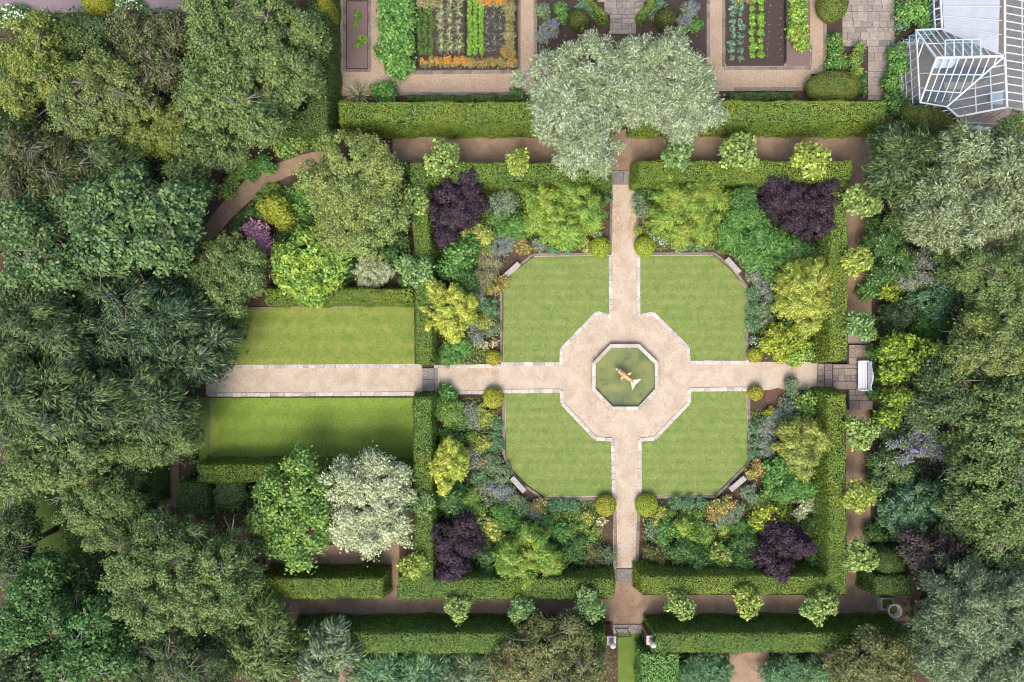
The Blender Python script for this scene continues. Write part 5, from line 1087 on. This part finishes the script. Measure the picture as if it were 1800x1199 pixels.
 ('shrub', 'small', 'cream', [(1418, 888, 15), (1408, 902, 11), (1424, 872, 8)], 1.5, 'pale variegated shrub above the south-east purple bush', None, .6),
 ('catmint', 'fine', 'bluegreen', [(1188, 885, 13)], .6, 'leftmost blue-green dome in the row below the south-east lawn'),
 ('catmint', 'fine', 'bluegreen', [(1211, 886, 13)], .6, 'middle blue-green dome in the row below the south-east lawn'),
 ('catmint', 'fine', 'bluegreen', [(1235, 885, 13)], .6, 'rightmost blue-green dome in the row below the south-east lawn'),
 ('perennial', 'fine', 'limedark', [(1181, 904, 9)], .5, 'left green dome in the second row below the south-east lawn'),
 ('perennial', 'fine', 'limedark', [(1207, 904, 13)], .5, 'middle green dome in the second row below the south-east lawn'),
 ('perennial', 'fine', 'lime', [(1224, 906, 9)], .5, 'right lime dome in the second row below the south-east lawn'),
 ('perennial', 'tuft', 'yellowgrn', [(1162, 902, 11), (1150, 916, 8)], .8, 'yellow clump right of the large gold-green ball by the south path', ('yellow', 50, .07)),
 ('perennial', 'tuft', 'rust', [(1262, 895, 18), (1280, 888, 15), (1252, 904, 12)], .9, 'orange-yellow perennial drift at the bottom edge of the south-east lawn', ('apricot', 240, .1)),
 ('perennial', 'fine', 'greygreen', [(1288, 908, 18), (1272, 918, 14), (1300, 895, 10)], .8, 'silvery grey drift below the orange-yellow perennials', ('lilac', 110, .06)),
 ('shrub', 'broad', 'yolk', [(1342, 902, 20), (1362, 908, 20), (1335, 920, 15), (1350, 928, 15)], 1.8, 'yellow-green shrub just above the south-east purple bush'),
 ('perennial', 'tuft', 'greygreen', [(1148, 932, 15), (1158, 945, 12)], .9, 'grey-green clump right of the south path below the gold-green ball', ('rose', 30, .06)),
 ('shrub', 'small', 'green', [(1175, 928, 17), (1168, 945, 14)], 1.3, 'small green shrub between the grey-green clump and the lime shrub'),
 ('shrub', 'feather', 'lime', [(1205, 925, 18), (1208, 942, 14)], 1.5, 'small lime shrub in the middle of the south-east border'),
 ('perennial', 'tuft', 'limedark', [(1238, 935, 18), (1232, 950, 14)], 1.0, 'fresh green clump right of the small lime shrub', ('rose', 40, .06)),
 ('perennial', 'tuft', 'lime', [(1272, 930, 10)], .8, 'lone bright lime tuft among silvery perennials'),
 ('shrub', 'small', 'darkgreen', [(1205, 970, 26), (1225, 985, 20), (1188, 975, 18)], 1.7, 'dark green shrub against the south hedge right of the south path'),
 ('shrub', 'tuft', 'bronze', [(1145, 972, 14), (1160, 978, 15), (1172, 966, 10)], 1.2, 'brownish grey shrub right of the foot of the south path'),
 ('hydrangea', 'broad', 'lime', [(1262, 972, 16), (1278, 978, 13), (1270, 990, 12)], 1.5, 'lime shrub with pink flower heads in front of the south hedge', ('rose', 36, .17)),
 ('shrub', 'small', 'darkgreen', [(1310, 958, 24), (1298, 985, 20), (1320, 980, 18)], 1.8, 'dark green shrub left of the south-east purple bush'),
 ('shrub', 'small', 'green', [(1305, 930, 18), (1320, 935, 13)], 1.2, 'mid green shrub below the silvery grey drift'),
 ('shrub', 'small', 'darkgreen', [(1432, 920, 14), (1440, 895, 12), (1430, 985, 15)], 1.4, 'narrow dark green shrub between the south-east purple bush and the hedge'),
 ('shrub', 'small', 'green', [(1238, 970, 14), (1245, 985, 12)], 1.3, 'green shrub just left of the shrub with pink flower heads'),
 # ---- around the olive tree, west of the hedge
 ('shrub', 'small', 'yolk', [(486, 370, 30), (470, 360, 20), (500, 382, 20)], 2.2, 'yellow-green rounded shrub beside the curved path'),
 ('flowering_shrub', 'small', 'pinkbush', [(452, 410, 22), (468, 426, 17), (440, 400, 15)], 1.8, 'pink-flowered shrub below the curved path', ('pink', 1500, .13)),
 ('shrub', 'small', 'darkgreen', [(500, 415, 20), (520, 400, 20), (545, 390, 20)], 1.3, 'dark green underplanting between the yellow-green shrub and the olive tree', ('red', 26, .09)),
 ('shrub', 'fine', 'cream', [(650, 478, 30), (676, 474, 16)], 1.9, 'pale silvery round shrub above the upper west lawn'),
 ('shrub', 'small', 'darkgreen', [(610, 470, 20), (600, 500, 15)], 1.6, 'dark green shrub between the bright green tree and the pale round shrub'),
 ('shrub', 'broad', 'darkgreen', [(690, 450, 24), (705, 425, 18), (715, 495, 16)], 1.8, 'dark green shrub right of the olive tree by the west hedge'),
 ('perennial', 'fine', 'greygreen', [(708, 398, 9), (712, 388, 8)], 1.0, 'white-flowered clump beside the west hedge below the standard tree', ('white', 110, .1)),
 ('shrub', 'small', 'green', [(545, 350, 18), (535, 330, 14)], 1.3, 'green shrub on the bank at the left foot of the olive tree'),
 ('shrub', 'broad', 'darkgreen', [(712, 300, 16), (712, 325, 16)], 1.8, 'dark shrub in the gap between the olive tree and the hedge corner'),
 ('shrub', 'broad', 'limedark', [(500, 255, 22), (530, 250, 18), (560, 250, 15)], 1.6, 'bright green shrub above the upper end of the curved path'),
 ('shrub', 'small', 'green', [(460, 290, 22), (435, 300, 18)], 1.4, 'green bank shrub on the upper side of the curved path'),
 ('shrub', 'broad', 'darkgreen', [(392, 875, 16), (415, 880, 18), (440, 870, 14)], 1.2, 'dark green low shrub behind the clipped hedge left of the lumpy green tree'),
 ('shrub', 'small', 'dark', [(660, 975, 10), (645, 985, 8)], .6, 'small dark tuft at the foot of the cream tree'),
 ('shrub', 'small', 'green', [(520, 335, 18), (505, 345, 14), (535, 345, 14)], 1.2, 'green bank shrub between the yellow-green rounded shrub and the upper path'),
 ('shrub', 'small', 'darkgreen', [(430, 385, 15), (448, 372, 14), (415, 400, 12)], 1.0, 'dark green bank shrub between the pink-flowered shrub and the curved path'),
 ('shrub', 'fine', 'limedark', [(470, 335, 11), (455, 348, 10), (485, 330, 9)], .6, 'low bright green edging clump on the lower side of the curved path'),
 ('shrub', 'broad', 'green', [(530, 400, 14), (540, 375, 15), (528, 365, 12)], 1.5, 'green shrub with orange flowers touching the left side of the olive tree', ('red', 26, .1)),
 ('shrub', 'small', 'limedark', [(425, 300, 16), (408, 315, 14), (395, 335, 14)], 1.2, 'light green bank shrub on the outer side of the curved path'),
 # ---- east side shrubbery
 ('flowering_shrub', 'small', 'darkgreen', [(1560, 420, 38), (1580, 460, 36), (1550, 480, 24)], 2.8, 'dark green bush flecked with pale pink flowers beside the east path', ('white', 200, .1)),
 ('shrub', 'spray', 'green', [(1528, 512, 14), (1545, 505, 12)], 1.0, 'spiky green tuft on the edge of the east path'),
 ('shrub', 'broad', 'yolk', [(1562, 510, 18), (1575, 500, 13)], 1.5, 'yellow-green patch of foliage behind the spiky green tuft'),
 ('flowering_shrub', 'tuft', 'lilac', [(1625, 470, 34), (1600, 490, 20)], 2.6, 'greyish bush with blue-mauve flowers below the large silver tree', ('purpleblue', 120, .09, 2.0)),
 ('flowering_shrub', 'tuft', 'bluegreen', [(1640, 525, 36), (1665, 510, 24)], 2.8, 'blue-green bush right of the east shrubbery, below the mauve one', ('blue', 60, .08, 2.0)),
 ('shrub', 'small', 'darkblue', [(1575, 555, 26), (1600, 545, 24)], 2.2, 'dark bluish shrub east of the grey-green standard tree'),
 ('shrub', 'small', 'green', [(1645, 575, 22), (1625, 570, 16)], 2.2, 'green shrub above the bright magnolia'),
 ('shrub', 'broad', 'green', [(1538, 620, 14), (1540, 690, 13), (1545, 660, 12)], 1.4, 'green foliage wrapping round the white bench'),
 ('shrub', 'small', 'dark', [(1550, 745, 18), (1570, 765, 20)], 2.0, 'dark shrub right of the pale standard tree'),
 ('flowering_shrub', 'tuft', 'lilac', [(1620, 770, 34), (1590, 790, 26), (1650, 790, 22)], 3.0, 'bush with long violet flower spikes in the east shrubbery', ('purpleblue', 240, .13, 3.0)),
 ('flowering_shrub', 'small', 'midblue', [(1560, 815, 30), (1545, 850, 20), (1590, 830, 24)], 2.4, 'dark grey-green bush with tiny white flowers beside the east path', ('white', 90, .08)),
 ('shrub', 'tuft', 'bluegreen', [(1610, 890, 42), (1580, 905, 30), (1645, 880, 32), (1600, 925, 30)], 3.2, 'big blue-green bush with a few violet spikes below the violet-flowered one', ('purpleblue', 40, .12, 3.0)),
 ('shrub', 'small', 'darkgreen', [(1535, 935, 16), (1550, 945, 13)], 1.3, 'small dark green shrub just above the dark clipped mound'),
 ('shrub', 'small', 'dark', [(1690, 420, 20), (1650, 440, 18)], 2.5, 'dark shrub tucked under the large silver tree'),
 # ---- bottom edge
 ('shrub', 'spray', 'bluegreen', [(680, 1180, 40), (640, 1185, 26)], 2.2, 'blue-green shrub at the bottom edge left, below the long hedge'),
 ('shrub', 'spray', 'bluegreen', [(755, 1182, 36), (725, 1185, 24)], 2.2, 'blue-green shrub at the bottom edge, second along below the long hedge'),
 ('shrub', 'spray', 'greygreen', [(830, 1180, 36), (800, 1185, 26)], 2.2, 'blue-green shrub at the bottom edge beside the bronze tree'),
 ('shrub', 'silver', 'bluegreen', [(1240, 1182, 36), (1215, 1190, 24), (1268, 1185, 22)], 2.2, 'blue-green shrub left of the small gravel path at the bottom edge'),
 ('shrub', 'silver', 'bluegreen', [(1395, 1184, 36), (1365, 1190, 22), (1430, 1182, 26)], 2.2, 'blue-green shrub right of the small gravel path at the bottom edge'),
 ('shrub', 'small', 'darkgreen', [(1135, 1155, 11), (1108, 1240, 5)], 1.0, 'dark green shrub at the foot of the east gate pier'),
 # ---- top
 ('perennial', 'fine', 'green', [(22, 30, 24), (45, 38, 14)], .9, 'white-flowered drift in the top left corner', ('white', 160, .16)),
 ('perennial', 'fine', 'green', [(215, 15, 22), (235, 10, 18), (195, 22, 12)], .9, 'white-flowered drift right of the yellow dome at the top edge', ('white', 220, .14)),
 ('shrub', 'broad', 'green', [(668, 160, 17), (684, 162, 15), (680, 175, 12)], 1.3, 'leafy green clump beside the striped spiky plant above the tall hedge'),
 ('shrub', 'broad', 'darkgreen', [(907, 165, 13), (915, 178, 10)], 1.2, 'dark green clump at the left side of the silver tree above the tall hedge'),
 ('shrub', 'tuft', 'greygreen', [(955, 18, 13)], .9, 'pale green clump in the top middle bed left of the box edging'),
 ('shrub', 'small', 'green', [(985, 12, 12), (990, 30, 10)], .9, 'green clump between the pale green clump and the left box edging'),
 ('perennial', 'fine', 'lilac', [(968, 48, 18), (955, 62, 13)], 1.0, 'mauve-flowered drift left of the silver tree top', ('purpleblue', 150, .08, 2.0)),
 ('shrub', 'silver', 'leek', [(1025, 12, 12), (1038, 22, 10)], .8, 'blue spiky clump inside the left box edging'),
 ('shrub', 'silver', 'leek', [(1160, 12, 12), (1148, 22, 9)], .8, 'blue spiky clump inside the right box edging'),
 ('perennial', 'fine', 'lilac', [(1212, 15, 16), (1205, 35, 14)], 1.0, 'mauve-flowered drift right of the silver tree top', ('purpleblue', 110, .08, 2.0)),
 ('shrub', 'small', 'green', [(1222, 42, 13), (1198, 52, 9)], .9, 'green clump below the right mauve drift'),
 ('rose_bush', 'tuft', 'green', [(1468, 70, 12), (1470, 90, 14), (1478, 108, 13), (1462, 112, 9)], 1.1, 'bush with small apricot flowers beside the paved path', ('apricot', 50, .1)),
 ('rose_bush', 'tuft', 'limedark', [(1512, 84, 10), (1505, 104, 11), (1508, 122, 10)], 1.1, 'leafy bush with orange flowers in the notch of the paved path', ('orange', 22, .11)),
 ('shrub', 'broad', 'darkgreen', [(1515, 140, 9), (1518, 158, 8)], 1.0, 'dark green leaves between the oval dome and the paved path'),
 ('shrub', 'broad', 'bean', [(1600, 20, 24), (1622, 12, 20), (1630, 34, 16)], 1.5, 'broad-leaved bright green clump left of the glasshouse top', ('rose', 30, .09)),
 ('shrub', 'fine', 'leek', [(1588, 42, 12)], .8, 'small grey-blue clump between the paving and the glasshouse'),
 ('shrub', 'broad', 'green', [(1578, 92, 16), (1580, 118, 17), (1572, 145, 18)], 1.5, 'leafy green shrub along the west wall of the glasshouse'),
 ('shrub', 'broad', 'darkgreen', [(1575, 172, 18), (1592, 182, 15), (1570, 192, 12)], 1.5, 'dark green shrub between the glasshouse and the large dark dome'),
)
for b in BP:
    nm, sty, pal, lobes, z, lb = b[:6]; fl = b[6] if len(b) > 6 else None; dens = b[7] if len(b) > 7 else 1.0
    cat = {'perennial': 'plant', 'catmint': 'plant', 'fern': 'fern', 'rose_bush': 'bush', 'flowering_shrub': 'shrub'}.get(nm, nm)
    shrub(nm, sty, pal, lobes, z, lb, cat, dens=dens, fl=fl)
# magnolia blossom
x, y, _ = W(1626, 611, 4.9)
# phormium
rng = rng_next(); x, y, _ = W(628, 166, .4); ph = link('phormium', blades_mesh(rng, 70, 1.35, .085, .95, .75, 'phormium', 4)); ph.location = (x, y, 0)
tag(ph, 'spiky plant with green and cream striped leaves above the tall hedge', 'plant')
# ================================================================ KITCHEN GARDEN
S('bean_row', 'broad', 'bean', [(688, 0 + 25 * i, 26) for i in range(-2, 5)] + [(710, 12 + 25 * i, 20) for i in range(-2, 5)] + [(700, 118, 20)], 1.3, 'dense block of leafy green nasturtiums between the gravel path and the dark netted bed', 'plant', fl=('yellow', 60, .09))
S('rhubarb', 'broad', 'lime', [(1404, 20 * i, 17) for i in range(-1, 4)] + [(1408, 72, 16), (1396, 50, 10)], 1.0, 'long bright green block of leafy plants beside the second vegetable bed', 'plant')
def bed_soil(nm, rects, lab): sheet(nm, rects, .02, M_soil)
M_dirt = plain('dark_bed_soil', (78, 62, 58), scale=16, k=.6, var=.35); sheet('bed_soil', [R(728, -60, 911, 121), R(1276, -60, 1379, 116), R(943, -60, 1048, 120), R(1158, -60, 1240, 110), R(1452, 30, 1480, 130), R(1484, 82, 1524, 170)], .022, M_dirt)
sheet('seed_bed_soil', [R(610, 3, 646, 120), R(1382, -60, 1424, 116)], .024, plain('pinkish_bed_soil', (136, 112, 106), scale=14, k=.6, var=.3))
sheet('mulch_patch', [[(1346, 688), (1366, 682), (1384, 686), (1386, 700), (1372, 714), (1352, 716), (1344, 702)]], .03, plain('red_brown_mulch', (112, 82, 66), scale=16, k=.6, var=.35))
def net(x0, y0, x1, y1, h, label):
    a, b = W(x0, y1), W(x1, y0); o = empty('low_netting_fence', ((a[0] + b[0]) / 2, (a[1] + b[1]) / 2, 0), label, 'fence'); cx, cy = (a[0] + b[0]) / 2, (a[1] + b[1]) / 2
    mb = MB(); n_ = max(2, int(abs(b[1] - a[1]) / 1.2))
    for i in range(n_ + 1): y = a[1] + (b[1] - a[1]) * i / n_ - cy; mb.box((0, y, h / 2), (.05, .05, h))
    mb.build('posts', M_dark, o); mb = MB()
    for z in (h, h * .6, h * .25): mb.bar((0, a[1] - cy, z), (0, b[1] - cy, z), .03)
    for i in range(int(abs(b[1] - a[1]) / .12)): y = a[1] - cy + .12 * i; mb.bar((0, y, .02), (0, y, h), .012)
    mb.build('netting', M_dark, o)
M_dark = plain('dark_green_netting', (40, 56, 54), k=.6)
net(731, -50, 731, 118, .5, 'dark netting fence on the left side of the first vegetable bed'); net(818, -50, 818, 98, .5, 'dark netting fence down the middle of the first vegetable bed'); net(910, -50, 910, 121, .5, 'dark netting fence on the right side of the first vegetable bed')
net(1378, -50, 1378, 110, .5, 'dark netting fence on the right side of the second vegetable bed')
def row(name, me_list, xs, y0, y1, n, label, group, cat, jx=2.0, sc=(.8, 1.2)):
    r = random.Random(hash_(label))
    for x_ in xs:
        for i in range(n):
            px = x_ + r.uniform(-jx, jx); py = y0 + (y1 - y0) * (i + .5) / n + r.uniform(-1.2, 1.2); x, y, _ = W(px, py, .1)
            o = link(name, r.choice(me_list)); o.location = (x, y, .022); o.rotation_euler = (0, 0, r.uniform(0, 6.28)); s = r.uniform(*sc); o.scale = (s, s, s); tag(o, label, cat, group)
def rosette(sty, pal, r, h, seed):
    rng = np.random.default_rng(seed); P, N, D, L, Wd, dr, C = crown_arrays(rng, [[0, 0, h * .4, r, r, h * .6]], sty, 1.0, -.3); P[:, 2] = np.maximum(P[:, 2], .0); P[0] = (0, 0, 0)
    return leaf_mesh('rosette', P, N, D, L, Wd, LM(pal), dr)
let = [rosette('fine', 'lettuce', .16, .16, i) for i in (1, 2)]
cab = [rosette('small', 'leek', .26, .3, i) for i in (3, 4)]
chard = [rosette('small', 'lettuce', .24, .3, i) for i in (5, 6)]
car = [rosette('fine', 'carrot', .17, .2, i) for i in (7, 8)]
leek = [blades_mesh(np.random.default_rng(i), 9, .42, .035, .9, .8, 'leek') for i in (9, 10)]
onion = [blades_mesh(np.random.default_rng(i), 22, .62, .045, .8, .9, 'onion') for i in (11, 12)]
brass = [blades_mesh(np.random.default_rng(i), 5, .16, .03, .9, .9, 'leek') for i in (13, 14)]
for m_ in leek + onion + brass: pass
row('lettuce', let, (826, 835.5, 845.5), -8, 97, 16, 'small bright green lettuce in the three tight rows of the first vegetable bed', 'lettuces in the bright rows', 'lettuce', .8)
row('onion_plant', onion, (774, 791, 807), -14, 90, 9, 'tall pale spiky onion plant in the first vegetable bed', 'pale onion plants in rows', 'onion')
row('leek', leek, (856, 868, 880), 8, 92, 9, 'blue-green leek in the rows right of the lettuces', 'leeks in rows', 'leek')
row('carrot_plant', car, (737, 747, 758), 15, 96, 11, 'low dark green carrot plant in the left rows of the first vegetable bed', 'carrot plants in rows', 'vegetable')
row('cabbage', cab, (1287, 1301), -8, 108, 9, 'blue-green leafy brassica in the left double row of the second vegetable bed', 'brassicas in the left double row', 'cabbage', 1.2)
row('chard_plant', chard, (1322, 1337), -5, 104, 8, 'yellow-green leafy plant in the second double row of the second vegetable bed', 'yellow-green plants in the double row', 'vegetable', 1.2)
row('young_leek', brass, (1352, 1372), 5, 104, 9, 'tiny blue-green seedling in the right rows of the second vegetable bed', 'seedlings in the bare right rows', 'seedling')
S('marigold_drift', 'fine', 'straw', [(745 + 14 * i, 108, 9) for i in range(6)], .5, 'orange and yellow marigold drift along the lower left edge of the first vegetable bed', 'flowers', fl=('orange', 300, .1))
S('marigold_drift', 'fine', 'straw', [(826 + 14 * i, 109, 9) for i in range(6)], .5, 'straw-coloured and orange marigold drift along the lower right edge of the first vegetable bed', 'flowers', fl=('orange', 130, .09))
S('marigold_drift', 'fine', 'straw', [(888, 92, 9), (900, 95, 7), (903, 108, 8)], .5, 'small orange marigold clump in the lower right corner of the first vegetable bed', 'flowers', fl=('orange', 90, .1))
S('marigold_drift', 'fine', 'straw', [(850 + 12 * i, 2, 8) for i in range(4)], .5, 'orange marigold clump at the top edge above the leeks', 'flowers', fl=('orange', 170, .11))
S('marigold_drift', 'fine', 'straw', [(738 + 12 * i, 3, 9) for i in range(3)], .6, 'straw-coloured flower clump at the top edge above the carrots', 'flowers', fl=('straw', 90, .09))
S('marigold_drift', 'fine', 'straw', [(1298 + 12 * i, -4, 8) for i in range(3)], .5, 'yellow marigold clump at the top edge above the brassicas', 'flowers', fl=('yellow', 120, .1))
S('seeding_grass', 'fine', 'straw', [(896, 12 + 17 * i, 10) for i in range(5)], .8, 'tall straw-green plants gone to seed on the right side of the first vegetable bed', 'plant', fl=('straw', 120, .08))
S('weed_patch', 'fine', 'lettuce', [(628, 22, 5), (630, 30, 6), (626, 42, 4)], .12, 'upper patch of green weeds in the narrow pinkish bed', 'weeds')
S('weed_patch', 'fine', 'lettuce', [(635, 70, 9), (632, 80, 7)], .12, 'lower patch of green weeds in the narrow pinkish bed', 'weeds')
# ================================================================ LOOSE STUFF: undergrowth in the wood, fallen leaves on the paths, grass
def scatter(name, polys, dens, L, Wd, mat, z=(.02, .05), flat=.25, kind='stuff', label=None, holes=(), seed=7):
    rng = np.random.default_rng(seed); Ps = []
    for x0, y0, x1, y1 in polys:
        a, b = W(x0, y1), W(x1, y0); n = int((b[0] - a[0]) * (b[1] - a[1]) * dens)
        p = np.stack([rng.uniform(a[0], b[0], n), rng.uniform(a[1], b[1], n), rng.uniform(z[0], z[1], n)], 1)
        keep = (np.sin(p[:, 0] * 1.3 + seed) + np.sin(p[:, 1] * 1.7 + p[:, 0] * .6) + rng.normal(0, .9, n)) > -.3; p = p[keep]
        for hx0, hy0, hx1, hy1 in holes:
            ha, hb = W(hx0, hy1), W(hx1, hy0); p = p[~((p[:, 0] > ha[0]) & (p[:, 0] < hb[0]) & (p[:, 1] > ha[1]) & (p[:, 1] < hb[1]))]
        Ps.append(p)
    P = np.concatenate(Ps); n = len(P); N = norm(np.array([[0, 0, 1.0]]) + rng.normal(0, flat, (n, 3))); D = norm(rng.normal(0, 1, (n, 3))); k = rng.uniform(.6, 1.3, n)
    return tag(link(name, leaf_mesh(name, P, N, D, L * k, Wd * k, mat, .05)), label, None, None, kind)
scatter('undergrowth', [(-60, 20, 360, 1240), (360, 425, 440, 1240), (1540, 380, 1880, 1240), (440, 1060, 520, 1240)], 46, .30, .16, LM('darkgreen'), (.05, .7), .6, holes=((60, 880, 115, 1000), (276, 806, 314, 892), (350, 640, 450, 810), (1540, 1040, 1590, 1090)))
scatter('undergrowth_low', [(500, 330, 720, 520), (505, 300, 560, 420), (1060, 1120, 1086, 1210), (570, 1150, 880, 1210), (1192, 1150, 1282, 1210), (1352, 1150, 1500, 1210), (1566, 60, 1600, 200)], 60, .16, .09, LM('darkgreen'), (.03, .3), .6, seed=9)
scatter('border_groundcover', [(765, 335, 880, 640), (880, 335, 1060, 440), (1130, 335, 1440, 440), (1318, 440, 1440, 630), (772, 700, 880, 1000), (880, 880, 1060, 1000), (1130, 880, 1440, 1000), (1318, 720, 1440, 880)], 190, .15, .07, LM('limedark'), (.03, .34), .6, holes=((1340, 680, 1390, 722),), seed=12)
FL = flower_mat('fallen_leaf', (150, 104, 62), (184, 142, 96))
scatter('fallen_leaves', [(1076, 330, 1092, 470), (1104, 330, 1120, 430), (1076, 380, 1120, 420)], 95, .07, .05, FL, (.02, .035), .2, seed=21)
scatter('fallen_leaves_gate', [(1083, 1060, 1120, 1096), (1088, 1020, 1116, 1060), (1080, 900, 1092, 998), (1110, 900, 1121, 998)], 80, .07, .05, flower_mat('fallen_leaf_brown', (120, 84, 52), (150, 112, 74)), (.02, .035), .2, seed=22)
scatter('fallen_leaves_kitchen', [(1244, 0, 1272, 118), (1272, 126, 1420, 156), (912, 10, 938, 110), (700, 132, 920, 160), (1425, 0, 1448, 110), (775, 645, 880, 660), (775, 674, 880, 688), (1492, 740, 1526, 940), (1492, 480, 1524, 560)], 70, .07, .05, FL, (.02, .035), .2, seed=23)
scatter('leaf_litter', [(765, 335, 1070, 640), (1122, 335, 1440, 640), (765, 695, 1078, 1000), (1125, 695, 1440, 1000), (450, 300, 720, 520)], 30, .08, .05, flower_mat('leaf_litter_brown', (96, 72, 56), (150, 116, 92)), (-.02, .02), .3, seed=24)
scatter('fallen_leaves_lawn', [(885, 455, 1070, 636), (1126, 455, 1308, 634), (892, 692, 1074, 868), (1130, 690, 1310, 868), (420, 545, 726, 640), (376, 702, 726, 800), (370, 650, 740, 690), (1000, 560, 1200, 600), (1000, 725, 1200, 765), (1320, 642, 1434, 680)], 1.6, .09, .06, flower_mat('pale_fallen_leaf', (190, 180, 120), (160, 130, 80)), (.05, .06), .2, seed=31)
